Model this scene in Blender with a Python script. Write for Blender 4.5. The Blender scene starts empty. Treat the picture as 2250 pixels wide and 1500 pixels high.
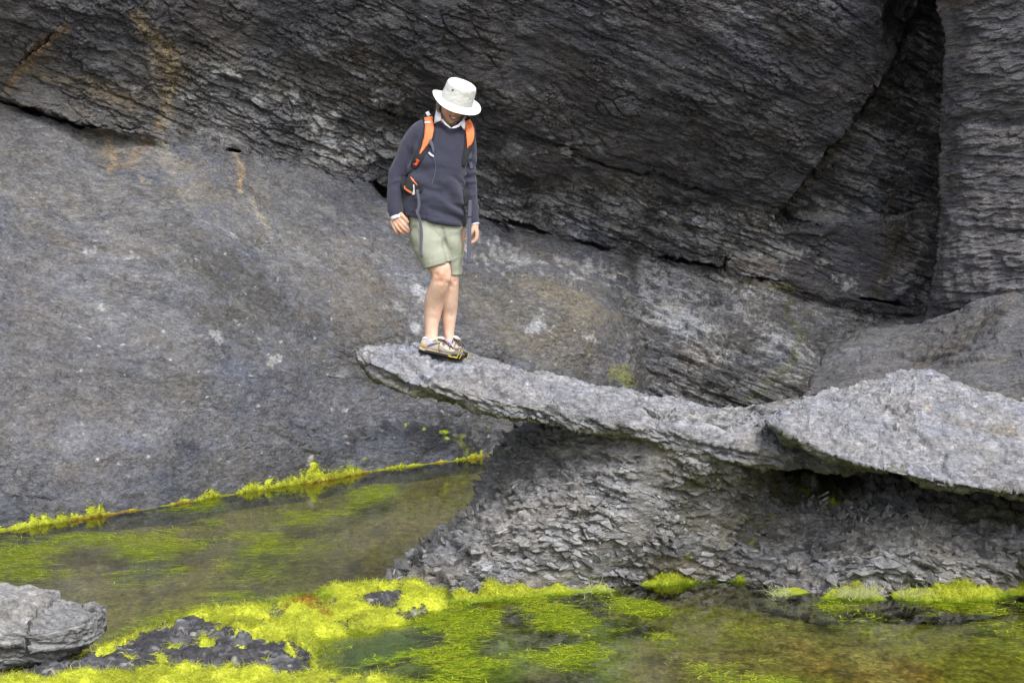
import bpy, bmesh, math, random
import numpy as np
from mathutils import Vector, Matrix, Euler

S = bpy.context.scene
COL = S.collection
rng = np.random.default_rng(7)
random.seed(7)

# ------------------------------------------------------------------ camera
CAM_H = 2.0
PITCH = math.radians(2.31)
FOC = 4512.0                      # focal length in photo pixels (2250 wide)
cam_d = bpy.data.cameras.new('camera')
cam_d.sensor_width = 36.0
cam_d.lens = 36.0 * FOC / 2250.0
cam_d.clip_start = 0.1
cam_d.clip_end = 2000
cam = bpy.data.objects.new('camera', cam_d)
cam.location = (0, 0, CAM_H)
cam.rotation_euler = (math.radians(90) - PITCH, 0, 0)
COL.objects.link(cam)
S.camera = cam

# ------------------------------------------------------------------ sky and sun
SUN_EL, SUN_AZ = math.radians(48), math.radians(160)   # azimuth: clockwise from +Y (behind the camera, to the right)
w = bpy.data.worlds.new('World')
S.world = w
w.use_nodes = True
nt = w.node_tree
nt.nodes.clear()
sky = nt.nodes.new('ShaderNodeTexSky')
sky.sky_type = 'NISHITA'
sky.sun_disc = False
sky.sun_elevation = SUN_EL
sky.sun_rotation = SUN_AZ
sky.air_density = 1.0
sky.dust_density = 4.0
hs = nt.nodes.new('ShaderNodeHueSaturation')
hs.inputs['Saturation'].default_value = 0.34          # an overcast, nearly white sky
bg = nt.nodes.new('ShaderNodeBackground')
bg.inputs['Strength'].default_value = 0.135
wo = nt.nodes.new('ShaderNodeOutputWorld')
nt.links.new(sky.outputs[0], hs.inputs['Color'])
nt.links.new(hs.outputs[0], bg.inputs['Color'])
nt.links.new(bg.outputs[0], wo.inputs['Surface'])
sun_d = bpy.data.lights.new('sun', 'SUN')
sun_d.energy = 1.15
sun_d.angle = math.radians(22)
sun_d.color = (1.0, 0.985, 0.96)
sun = bpy.data.objects.new('sun', sun_d)
sd = Vector((math.sin(SUN_AZ) * math.cos(SUN_EL), math.cos(SUN_AZ) * math.cos(SUN_EL), math.sin(SUN_EL)))
sun.rotation_euler = sd.to_track_quat('Z', 'Y').to_euler()
sun.location = (4, -6, 14)
COL.objects.link(sun)
S.view_settings.view_transform = 'Standard'
S.view_settings.look = 'None'
S.view_settings.exposure = 1.1
S.view_settings.gamma = 1.0
S.view_settings.use_curve_mapping = False
S.render.engine = 'CYCLES'
S.cycles.max_bounces = 8
S.cycles.transparent_max_bounces = 12
S.cycles.caustics_reflective = False
S.cycles.use_denoising = True
S.cycles.denoising_prefilter = 'NONE'
S.cycles.diffuse_bounces = 3

# ------------------------------------------------------------------ photo pixel <-> world
def px2w(px, py, Y):
    """world point at depth Y seen at photo pixel (px, py)"""
    u = (np.asarray(px, float) - 1125) / FOC
    v = (np.asarray(py, float) - 750) / FOC
    ca, sa = math.cos(PITCH), math.sin(PITCH)
    dy = ca - v * sa
    dz = -sa - v * ca
    t = np.asarray(Y, float) / dy
    return np.stack([u * t, np.asarray(Y, float) + 0 * t, CAM_H + dz * t], -1)

def px2z(px, py, Z=0.0):
    u = (np.asarray(px, float) - 1125) / FOC
    v = (np.asarray(py, float) - 750) / FOC
    ca, sa = math.cos(PITCH), math.sin(PITCH)
    dy = ca - v * sa
    dz = -sa - v * ca
    t = (Z - CAM_H) / dz
    return np.stack([u * t, dy * t, Z + 0 * t], -1)

def w2px(P):
    ca, sa = math.cos(PITCH), math.sin(PITCH)
    dz = P[..., 2] - CAM_H
    f = P[..., 1] * ca - dz * sa
    r = P[..., 1] * sa + dz * ca
    return 1125 + FOC * P[..., 0] / f, 750 - FOC * r / f

# ------------------------------------------------------------------ numpy noise
def _hash(i, j, k, s):
    h = (i * 374761393 + j * 668265263 + k * 2147483647 + s * 1274126177) & 0xFFFFFFFF
    h = ((h ^ (h >> 13)) * 1274126177) & 0xFFFFFFFF
    h = ((h ^ (h >> 16)) * 2246822519) & 0xFFFFFFFF
    return (h ^ (h >> 15)) & 0xFFFFFFFF

_G = rng.normal(size=(256, 3))
_G /= np.linalg.norm(_G, axis=1, keepdims=True)

def perlin(P, seed=0):
    P = np.asarray(P, float)
    sh = P.shape[:-1]
    P = P.reshape(-1, 3)
    I = np.floor(P).astype(np.int64)
    F = P - I
    W = F * F * F * (F * (F * 6 - 15) + 10)
    out = np.zeros(len(P))
    for a in (0, 1):
        wa = W[:, 0] if a else 1 - W[:, 0]
        for b in (0, 1):
            wb = W[:, 1] if b else 1 - W[:, 1]
            for c in (0, 1):
                wc = W[:, 2] if c else 1 - W[:, 2]
                g = _G[_hash(I[:, 0] + a, I[:, 1] + b, I[:, 2] + c, seed) & 255]
                d = g[:, 0] * (F[:, 0] - a) + g[:, 1] * (F[:, 1] - b) + g[:, 2] * (F[:, 2] - c)
                out += wa * wb * wc * d
    return (out * 1.6).reshape(sh)

def fbm(P, scale, octv=4, gain=0.5, seed=0, ridged=False):
    """scale: cycles per metre, number or per-axis triple"""
    Q = np.asarray(P, float) * np.asarray(scale, float)
    a, s, n = 1.0, 0.0, 0.0
    for o in range(octv):
        v = perlin(Q, seed + o * 17)
        if ridged:
            v = 1 - 2 * np.abs(v)
        s = s + a * v
        n += a
        a *= gain
        Q = Q * 2.03 + 11.7
    return s / n

def worley(P, scale, seed=0, jit=0.9):
    """nearest cells: F1, F2, three random numbers of the cell, offset from its centre (in cell units)"""
    Q = np.asarray(P, float) * np.asarray(scale, float)
    sh = Q.shape[:-1]
    Q = Q.reshape(-1, 3)
    I = np.floor(Q).astype(np.int64)
    f1 = np.full(len(Q), 1e9)
    f2 = np.full(len(Q), 1e9)
    hid = np.zeros(len(Q), np.int64)
    off = np.zeros_like(Q)
    for a in (-1, 0, 1):
        for b in (-1, 0, 1):
            for c in (-1, 0, 1):
                h = _hash(I[:, 0] + a, I[:, 1] + b, I[:, 2] + c, seed)
                d0 = Q[:, 0] - (I[:, 0] + a + 0.5 + jit * ((h & 1023) / 1023.0 - 0.5))
                d1 = Q[:, 1] - (I[:, 1] + b + 0.5 + jit * (((h >> 10) & 1023) / 1023.0 - 0.5))
                d2 = Q[:, 2] - (I[:, 2] + c + 0.5 + jit * (((h >> 20) & 1023) / 1023.0 - 0.5))
                d = d0 * d0 + d1 * d1 + d2 * d2
                m = d < f1
                f2 = np.where(m, f1, np.minimum(f2, d))
                f1 = np.where(m, d, f1)
                hid = np.where(m, h, hid)
                off[m, 0] = d0[m]
                off[m, 1] = d1[m]
                off[m, 2] = d2[m]
    h2 = _hash(hid, hid >> 7, hid >> 13, seed + 5)
    r = np.stack([(h2 & 1023) / 1023.0, ((h2 >> 10) & 1023) / 1023.0, ((h2 >> 20) & 1023) / 1023.0], -1)
    return np.sqrt(f1).reshape(sh), np.sqrt(f2).reshape(sh), r.reshape(sh + (3,)), off.reshape(sh + (3,))

def sstep(a, b, x):
    t = np.clip((x - a) / (b - a), 0, 1)
    return t * t * (3 - 2 * t)

def seg_dist(x, y, pts):
    """distance to a polyline, signed side of the nearest segment, and arc parameter 0..1"""
    best = np.full(np.shape(x), 1e9)
    side = np.zeros(np.shape(x))
    par = np.zeros(np.shape(x))
    pts = np.asarray(pts, float)
    L = np.concatenate([[0], np.cumsum(np.hypot(*(pts[1:] - pts[:-1]).T))])
    for i in range(len(pts) - 1):
        ax, ay = pts[i]
        bx, by = pts[i + 1]
        dx, dy = bx - ax, by - ay
        t = np.clip(((x - ax) * dx + (y - ay) * dy) / (dx * dx + dy * dy + 1e-9), 0, 1)
        d = np.hypot(x - ax - t * dx, y - ay - t * dy)
        m = d < best
        best = np.where(m, d, best)
        side = np.where(m, np.sign((x - ax) * dy - (y - ay) * dx), side)
        par = np.where(m, (L[i] + t * (L[i + 1] - L[i])) / L[-1], par)
    return best, side, par

def in_poly(x, y, pts):
    ins = np.zeros(np.shape(x), bool)
    n = len(pts)
    j = n - 1
    for i in range(n):
        xi, yi = pts[i]
        xj, yj = pts[j]
        c = ((yi > y) != (yj > y)) & (x < (xj - xi) * (y - yi) / (yj - yi + 1e-12) + xi)
        ins ^= c
        j = i
    return ins

def tps(pts, vals, q, smooth=0.0):
    """thin plate spline through 2-D points"""
    pts = np.asarray(pts, float)
    vals = np.asarray(vals, float)
    n = len(pts)
    def U(r2):
        return np.where(r2 > 1e-12, r2 * np.log(r2 + 1e-12), 0)
    d2 = ((pts[:, None] - pts[None]) ** 2).sum(-1)
    A = np.zeros((n + 3, n + 3))
    A[:n, :n] = U(d2) + smooth * np.eye(n)
    A[:n, n] = 1
    A[:n, n + 1:] = pts
    A[n, :n] = 1
    A[n + 1:, :n] = pts.T
    c = np.linalg.solve(A, np.concatenate([vals, [0, 0, 0]]))
    sh = q.shape[:-1]
    q = q.reshape(-1, 2)
    out = c[n] + q @ c[n + 1:]
    for i in range(n):
        out += c[i] * U(((q - pts[i]) ** 2).sum(-1))
    return out.reshape(sh)

def interp(x, tab, col):
    t = np.asarray(tab, float)
    return np.interp(x, t[:, 0], t[:, col])

def smooth_interp(x, tab, col):
    """Catmull-Rom like interpolation through a table"""
    t = np.asarray(tab, float)
    xs, ys = t[:, 0], t[:, col]
    m = np.gradient(ys, xs)
    x = np.clip(x, xs[0], xs[-1])
    i = np.clip(np.searchsorted(xs, x) - 1, 0, len(xs) - 2)
    h = xs[i + 1] - xs[i]
    u = (x - xs[i]) / h
    return ((2 * u**3 - 3 * u**2 + 1) * ys[i] + (u**3 - 2 * u**2 + u) * h * m[i]
            + (-2 * u**3 + 3 * u**2) * ys[i + 1] + (u**3 - u**2) * h * m[i + 1])

# ------------------------------------------------------------------ mesh helpers
def new_obj(name, me, mat=None, parent=None, label=None, cat=None, group=None, kind=None):
    if mat is not None:
        me.materials.append(mat)
    o = bpy.data.objects.new(name, me)
    COL.objects.link(o)
    if parent is not None:
        o.parent = parent
    tag(o, label, cat, group, kind)
    return o

def tag(o, label=None, cat=None, group=None, kind=None):
    if label: o['label'] = label
    if cat: o['category'] = cat
    if group: o['group'] = group
    if kind: o['kind'] = kind
    return o

def empty(name, loc, label=None, cat=None, group=None):
    o = bpy.data.objects.new(name, None)
    COL.objects.link(o)
    o.location = loc
    o.empty_display_size = 0.1
    return tag(o, label, cat, group)

def mesh_np(name, V, F, smooth=True):
    """V (n,3), F (m,k) of equal size faces"""
    me = bpy.data.meshes.new(name)
    V = np.ascontiguousarray(V, np.float32)
    F = np.ascontiguousarray(F, np.int32)
    k = F.shape[1]
    me.vertices.add(len(V))
    me.vertices.foreach_set('co', V.ravel())
    me.loops.add(F.size)
    me.loops.foreach_set('vertex_index', F.ravel())
    me.polygons.add(len(F))
    me.polygons.foreach_set('loop_start', np.arange(0, F.size, k, dtype=np.int32))
    me.polygons.foreach_set('use_smooth', np.full(len(F), smooth, bool))
    me.update(calc_edges=True)
    return me

def grid_faces(n, m, wrap_m=False, flip=False):
    i = np.arange(n - 1)[:, None]
    mm = m if wrap_m else m - 1
    j = np.arange(mm)[None]
    a = i * m + j
    b = i * m + (j + 1) % m
    c = (i + 1) * m + (j + 1) % m
    d = (i + 1) * m + j
    F = np.stack([a, b, c, d], -1).reshape(-1, 4)
    return F[:, ::-1] if flip else F

def grid_normals(P, wrap_m=False):
    if wrap_m:
        dv = np.roll(P, -1, 1) - np.roll(P, 1, 1)
    else:
        dv = np.gradient(P, axis=1)
    du = np.gradient(P, axis=0)
    n = np.cross(du, dv)
    return n / (np.linalg.norm(n, axis=-1, keepdims=True) + 1e-12)

def add_color(me, name, C):
    C = np.asarray(C, np.float32).reshape(-1, C.shape[-1])
    if C.shape[1] == 3:
        C = np.concatenate([C, np.ones((len(C), 1), np.float32)], 1)
    at = me.color_attributes.new(name, 'FLOAT_COLOR', 'POINT')
    at.data.foreach_set('color', C.ravel())

# ------------------------------------------------------------------ materials
class NT:
    def __init__(self, name):
        self.m = bpy.data.materials.new(name)
        self.m.use_nodes = True
        self.t = self.m.node_tree
        self.t.nodes.clear()
        self.out = self.n('ShaderNodeOutputMaterial')
    def n(self, ty, **kw):
        nd = self.t.nodes.new(ty)
        for k, v in kw.items():
            if k in nd.inputs:
                self.set(nd.inputs[k], v)
            else:
                setattr(nd, k, v)
        return nd
    def set(self, sock, v):
        if hasattr(v, 'links') or hasattr(v, 'is_linked'):
            self.t.links.new(v, sock)
        else:
            sock.default_value = v
    def math(self, op, a, b=0.0, c=None, clamp=False):
        nd = self.t.nodes.new('ShaderNodeMath')
        nd.operation = op
        nd.use_clamp = clamp
        self.set(nd.inputs[0], a)
        self.set(nd.inputs[1], b)
        if c is not None:
            self.set(nd.inputs[2], c)
        return nd.outputs[0]
    def mix(self, f, a, b, blend='MIX'):
        nd = self.t.nodes.new('ShaderNodeMix')
        nd.data_type = 'RGBA'
        nd.blend_type = blend
        self.set(nd.inputs['Factor'], f)
        for s, v in ((nd.inputs[6], a), (nd.inputs[7], b)):
            if isinstance(v, tuple) and len(v) == 3:
                v = v + (1.0,)
            self.set(s, v)
        return nd.outputs[2]
    def ramp(self, f, stops, interp='LINEAR'):
        nd = self.t.nodes.new('ShaderNodeValToRGB')
        nd.color_ramp.interpolation = interp
        els = nd.color_ramp.elements
        while len(els) < len(stops):
            els.new(0.5)
        for e, (p, c) in zip(els, stops):
            e.position = p
            if not isinstance(c, tuple):
                c = (c, c, c)
            e.color = c + (1.0,) if len(c) == 3 else c
        self.set(nd.inputs[0], f)
        return nd.outputs[0]
    def noise(self, vec, scale, detail=4.0, rough=0.55, dist=0.0):
        nd = self.n('ShaderNodeTexNoise', Scale=scale, Detail=detail, Roughness=rough, Distortion=dist)
        self.set(nd.inputs['Vector'], vec)
        return nd
    def coords(self):
        return self.n('ShaderNodeTexCoord').outputs['Object']
    def mapping(self, vec, rot=(0, 0, 0), scale=(1, 1, 1), loc=(0, 0, 0)):
        nd = self.n('ShaderNodeMapping')
        self.set(nd.inputs['Vector'], vec)
        nd.inputs['Rotation'].default_value = rot
        nd.inputs['Scale'].default_value = scale
        nd.inputs['Location'].default_value = loc
        return nd.outputs[0]
    def attr(self, name):
        return self.n('ShaderNodeAttribute', attribute_name=name)
    def bsdf(self, **kw):
        b = self.n('ShaderNodeBsdfPrincipled')
        for k, v in kw.items():
            k = k.replace('_', ' ')
            if isinstance(v, tuple) and len(v) == 3:
                v = v + (1.0,)
            self.set(b.inputs[k], v)
        self.t.links.new(b.outputs[0], self.out.inputs['Surface'])
        return b

def simple_mat(name, col, rough=0.7, noise_amt=0.15, noise_scale=60.0, bump=0.0, bump_scale=200.0, spec=0.3, **kw):
    t = NT(name)
    co = t.coords()
    n = t.noise(co, noise_scale, 4, 0.6)
    f = t.ramp(n.outputs['Fac'], [(0.25, 1 - noise_amt), (0.75, 1 + noise_amt)])
    c = t.mix(1.0, col, f, 'MULTIPLY')
    b = t.bsdf(Base_Color=c, Roughness=rough, **{'Specular_IOR_Level': spec}, **kw)
    if bump:
        nb = t.noise(co, bump_scale, 3, 0.6)
        bn = t.n('ShaderNodeBump', Strength=bump, Distance=0.004)
        t.set(bn.inputs['Height'], nb.outputs['Fac'])
        t.set(b.inputs['Normal'], bn.outputs[0])
    return t.m

DIP = math.radians(22)            # the beds dip down to the right
def rock_material(name, dip=DIP, stretch=4.0, crack=1.0, fine=1.0, bumpd=0.02, rough=0.72, speck=0.5):
    """albedo comes from the 'tint' attribute (stains, lichen, beds); grain and fine relief from textures"""
    t = NT(name)
    co = t.coords()
    bed = t.mapping(co, rot=(0, dip, 0), scale=(1, 1, stretch))
    a = t.attr('tint')
    ctl = t.n('ShaderNodeSeparateColor')
    t.set(ctl.inputs[0], t.attr('ctl').outputs['Color'])
    wet, flake, lich = ctl.outputs[0], ctl.outputs[1], ctl.outputs[2]
    n1 = t.noise(bed, 9.0, 8, 0.68, 0.25)
    n2 = t.noise(co, 60.0, 6, 0.7)
    n3 = t.noise(bed, 2.2, 6, 0.6, 0.8)
    f1 = t.ramp(n1.outputs['Fac'], [(0.28, 0.62), (0.5, 0.98), (0.74, 1.5)])
    f2 = t.ramp(n2.outputs['Fac'], [(0.25, 0.68), (0.5, 1.0), (0.75, 1.4)])
    n4 = t.noise(t.mapping(co, rot=(0, dip, 0), scale=(1, 1, stretch * 0.8)), 24.0, 5, 0.72, 0.2)
    f4 = t.ramp(n4.outputs['Fac'], [(0.36, 0.50), (0.47, 0.92), (0.56, 1.06), (0.68, 1.65)])
    c = t.mix(1.0, a.outputs['Color'], f1, 'MULTIPLY')
    c = t.mix(1.0, c, f4, 'MULTIPLY')
    c = t.mix(fine, c, t.mix(1.0, c, f2, 'MULTIPLY'))
    hue = t.ramp(n3.outputs['Fac'], [(0.33, (1.07, 1.0, 0.90)), (0.5, (1, 1, 1)), (0.68, (0.93, 0.98, 1.12))])
    c = t.mix(0.8, c, hue, 'MULTIPLY')
    # pale mineral / barnacle specks
    v = t.n('ShaderNodeTexVoronoi', Scale=16.0, Randomness=1.0)
    t.set(v.inputs['Vector'], t.mapping(co, scale=(1, 1, 1.5)))
    vr = t.n('ShaderNodeSeparateColor')
    t.set(vr.inputs[0], v.outputs['Color'])
    sp = t.math('MULTIPLY', t.math('LESS_THAN', v.outputs['Distance'], t.math('MULTIPLY', vr.outputs[1], 0.22)), t.math('GREATER_THAN', vr.outputs[0], 0.90))
    c = t.mix(t.math('MULTIPLY', sp, speck), c, (0.42, 0.42, 0.40))
    lm = t.ramp(t.noise(bed, 5.0, 8, 0.72, 0.4).outputs['Fac'], [(0.53, 0.0), (0.58, 1.0)])
    c = t.mix(t.math('MULTIPLY', lm, t.math('MULTIPLY', lich, 0.75)), c, (0.33, 0.335, 0.345))
    # relief: laminae, flake edges, grain
    lam = t.noise(t.mapping(co, rot=(0, dip, 0), scale=(1, 1, stretch * 1.35)), 9.0, 9, 0.70, 0.35)
    v1 = t.n('ShaderNodeTexVoronoi', feature='DISTANCE_TO_EDGE', Scale=8.0)
    warp = t.n('ShaderNodeVectorMath', operation='MULTIPLY_ADD')
    t.set(warp.inputs[0], t.noise(bed, 12.0, 4, 0.6).outputs['Color'])
    warp.inputs[1].default_value = (0.16, 0.16, 0.16)
    t.set(warp.inputs[2], bed)
    t.set(v1.inputs['Vector'], warp.outputs[0])
    ck = t.ramp(v1.outputs['Distance'], [(0.0, 0.0), (0.10, 1.0)])
    cm = t.ramp(t.noise(co, 1.7, 4, 0.6).outputs['Fac'], [(0.44, 0.0), (0.6, 1.0)])
    v2 = t.n('ShaderNodeTexVoronoi', feature='F1', Scale=15.0)
    t.set(v2.inputs['Vector'], warp.outputs[0])
    vc = t.n('ShaderNodeSeparateColor')
    t.set(vc.inputs[0], v2.outputs['Color'])
    h = t.math('MULTIPLY_ADD', lam.outputs['Fac'], 1.1, t.math('MULTIPLY', n2.outputs['Fac'], 0.35 * fine))
    h = t.math('ADD', h, t.math('MULTIPLY', t.math('MULTIPLY', ck, cm), 0.35 * crack))
    h = t.math('ADD', h, t.math('MULTIPLY', t.math('MULTIPLY', vc.outputs[0], flake), 0.55))
    bn = t.n('ShaderNodeBump', Strength=1.0, Distance=bumpd)
    t.set(bn.inputs['Height'], h)
    rg = t.math('SUBTRACT', t.math('MULTIPLY_ADD', n2.outputs['Fac'], 0.2, rough - 0.1), t.math('MULTIPLY', wet, 0.42))
    b = t.bsdf(Base_Color=c, Roughness=rg, Specular_IOR_Level=0.42)
    t.set(b.inputs['Normal'], bn.outputs[0])
    return t.m
# ================================================================== the cliff
def bedf(P, d=DIP):
    c, s = math.cos(d), math.sin(d)
    return np.stack([P[..., 0] * c - P[..., 2] * s, P[..., 1], P[..., 0] * s + P[..., 2] * c], -1)

def flakes(B, size, amp, tilt, seed, warp=0.35):
    """stepped, overlapping plates: each cell has its own height and leans out at its lower edge"""
    sz = np.array(size)
    wv = np.stack([perlin(B / sz * 0.9 + k * 31.7, seed + k) for k in range(3)], -1)
    f1, f2, r, off = worley(B / sz + wv * warp, 1.0, seed)
    h = amp * (2 * r[..., 0] - 1) - amp * tilt * off[..., 2] + amp * 0.7 * (r[..., 1] - 0.5) * off[..., 0]
    edge = 1 - sstep(0.0, 0.16, f2 - f1)
    return h - 0.5 * amp * edge * (r[..., 2] > 0.35), r, edge

def paint(C, px, py, px0, py0, rx, ry, ang, col, k, nz):
    """a stain: a blob of colour with a ragged edge"""
    a = math.radians(ang)
    dx, dy = px - px0, py - py0
    x = (dx * math.cos(a) + dy * math.sin(a)) / rx
    y = (-dx * math.sin(a) + dy * math.cos(a)) / ry
    m = k * (1 - sstep(0.35, 1.15, np.sqrt(x * x + y * y) + nz * 1.15))
    return C * (1 - m[..., None]) + np.array(col) * m[..., None]

def streak(C, px, py, pts, wid, col, k, nz):
    d, _, p = seg_dist(px, py, pts)
    wv = np.interp(p, np.linspace(0, 1, len(wid)), wid)
    m = k * (1 - sstep(0.25, 1.15, d / wv + nz * 1.7)) * np.clip(0.75 + 1.2 * nz, 0.2, 1)
    return C * (1 - m[..., None]) + np.array(col) * m[..., None]

cp = [  # photo pixel x, y, depth in metres
 (-500,1290,13.0),(-500,900,13.6),(-500,560,14.8),(-500,200,16.6),(-500,0,15.8),(-500,-350,14.6),
 (0,1165,15.1),(0,900,15.75),(0,700,16.4),(0,540,17.3),(0,400,18.2),(0,280,18.9),(0,225,19.3),(0,180,18.9),(0,90,18.1),(0,0,17.3),(0,-350,15.8),
 (300,1122,16.3),(300,900,16.7),(300,700,17.3),(300,570,18.0),(300,400,19.2),(300,295,20.1),(300,240,19.8),(300,120,19.1),(300,0,18.0),(300,-350,16.4),
 (600,1070,18.05),(600,900,18.25),(600,700,18.7),(600,590,19.4),(600,450,20.5),(600,340,21.2),(600,230,20.9),(600,110,20.0),(600,0,18.9),(600,-350,17.0),
 (850,1026,19.7),(850,880,19.8),(850,720,20.0),(850,620,20.6),(850,500,21.5),(850,420,22.2),(850,350,22.0),(850,250,21.2),(850,120,19.8),(850,0,18.7),(850,-350,17.0),
 (1100,1003,20.8),(1100,880,20.8),(1100,720,21.0),(1100,640,21.6),(1100,580,22.4),(1100,490,22.9),(1100,400,22.7),(1100,320,22.1),(1100,240,20.9),(1100,120,19.6),(1100,0,18.4),(1100,-350,17.0),
 (1300,900,21.3),(1300,740,21.5),(1300,660,22.1),(1300,600,22.9),
 (1400,960,22.3),(1400,850,22.4),(1400,720,22.7),(1400,640,23.0),(1400,555,23.5),(1400,470,23.2),(1400,400,22.7),(1400,300,21.3),(1400,150,19.8),(1400,0,18.5),(1400,-350,17.0),
 (1600,980,22.6),(1600,850,22.6),(1600,720,23.0),(1600,600,23.7),(1600,510,23.5),(1600,450,23.0),(1600,350,21.7),(1600,200,20.2),(1600,0,18.8),(1600,-350,17.2),
 (1800,980,23.0),(1800,740,23.4),(1800,640,23.9),(1800,520,23.8),(1800,430,23.2),(1800,300,22.2),(1800,150,21.0),(1800,0,19.4),(1800,-350,17.8),
 (2010,980,24.0),(2010,720,24.5),(2010,600,24.4),(2010,400,24.0),(2010,200,23.6),(2010,0,23.0),(2010,-350,21.0),
 (2300,980,24.5),(2300,600,24.5),(2300,200,24.0),(2300,0,23.4),(2300,-350,22.0),
 (2800,980,25.0),(2800,500,24.6),(2800,0,22.6),(2800,-350,19.5)]
cp = np.array(cp, float)
cp[cp[:, 0] == 1800, 2] -= 0.9
cp[cp[:, 0] == 1600, 2] -= 0.3
cp[cp[:, 0] == 2010, 2] -= 1.9
cp[cp[:, 0] == 2300, 2] -= 1.6
for _x in np.unique(cp[:, 0]):                                     # the overhang leans out by about 25 degrees
    _c = cp[:, 0] == _x
    _k = np.where(_c)[0]
    _i = _k[np.argmax(cp[_k, 2])]
    if 0 <= _x <= 2010:
        for _j in _k:
            if cp[_j, 1] < cp[_i, 1]:
                cp[_j, 2] = cp[_i, 2] - 0.42 * (cp[_i, 2] - cp[_j, 2])
    else:
        for _j in _k:
            if cp[_j, 1] < 400:
                cp[_j, 2] += 0.8
for _x in np.unique(cp[:, 0]):                                     # above the picture the cliff stops leaning out
    _k = np.where(cp[:, 0] == _x)[0]
    _t = _k[np.argmin(np.abs(cp[_k, 1]))]
    for _j in _k:
        if cp[_j, 1] < -100:
            cp[_j, 2] = cp[_t, 2] + 0.1
cw = px2w(cp[:, 0], cp[:, 1], cp[:, 2])

def axis(lo, a, b, hi, step, far):
    c = np.arange(a, b + step / 2, step)
    l, x, s = [], a, step
    while x > lo:
        s = min(s * 1.25, far)
        x -= s
        l.append(x)
    r, x, s = [], b, step
    while x < hi:
        s = min(s * 1.25, far)
        x += s
        r.append(x)
    return np.concatenate([l[::-1], c, r])

STEP = 0.0100
gx = axis(-9.5, -4.75, 5.3, 12.0, STEP, 0.25)
gz = axis(-0.5, -0.05, 4.72, 8.2, STEP, 0.16)
Z, X = np.meshgrid(gz, gx, indexing='ij')
Xc, Zc = X[::8, ::8], Z[::8, ::8]
# the smooth base surface, on the full grid
Y = tps(cw[:, [0, 2]], cw[:, 1], np.stack([X, Z], -1), smooth=0.02)
Y = np.clip(Y, 12.0, 26.5)
topz = sstep(5.9, 8.2, Z)
Y = Y + topz * topz * 3.0
P = np.stack([X, Y, Z], -1)
px, py = w2px(P)

# --- large breaks in the rock, drawn as lines in the cliff face
def notch(pts, wid, depth, asym=0.0):
    d, sd, p = seg_dist(px, py, pts)
    wv = np.interp(p, np.linspace(0, 1, len(wid)), wid)
    return depth * (1 - sstep(0.3, 1.0, d / np.maximum(wv, 0.5)))
nzl = fbm(P, 1.6, 3, seed=3)
nz2 = fbm(P, 5.0, 4, seed=5)
wob = nz2 * 9
pyw, pxw = py + wob, px + nzl * 10
# belly of the overhang, standing proud of the banded rock under it
belly_edge = [(-300, 190), (0, 222), (240, 290), (500, 335), (800, 395), (840, 430), (1060, 486), (1240, 525), (1420, 560), (1600, 600), (1800, 655), (2020, 705)]
d, sdn, _ = seg_dist(pxw, pyw, belly_edge)
below = sstep(-14, 14, d * np.where(sdn < 0, 1, -1))       # 1 under the line
under = below
Y = Y + 0.26 * (below - 0.5) * sstep(-100, 60, px) * (1 - 0.85 * sstep(250, 420, px) * (1 - sstep(1000, 1100, px)))
# second step: the dark belly over the pale band
band_top = [(780, 205), (900, 262), (1060, 338), (1200, 395), (1400, 410), (1560, 440), (1700, 470), (1760, 480)]
d, sdn, p = seg_dist(pxw, pyw, band_top)
bt = sstep(-30, 24, d * np.where(sdn < 0, 1, -1)) * (1 - under) * sstep(760, 860, px) * (1 - sstep(1700, 1780, px))
Y = Y + 0.13 * bt
# diagonal joint on the right: a wedge set back behind the belly
diag = [(2060, -60), (2000, 70), (1900, 240), (1800, 370), (1720, 470), (1690, 520)]
d, sdn, p = seg_dist(px + nz2 * 5, py, diag)
right_of = sstep(-5, 7, d * np.where(sdn > 0, 1, -1)) * (1 - sstep(480, 500, py))
Y = Y + 0.45 * right_of
# pocket where the wedge narrows at the top, and the cleft beside the right-hand column
Y = Y + 0.35 * (1 - sstep(0.35, 1.0, np.hypot((px - 1985) / 60, (py - 45) / 75) + nz2 * 0.3))
Y = Y + 0.14 * sstep(1925, 2030, px + nzl * 20) * (1 - sstep(640, 700, py))
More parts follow.
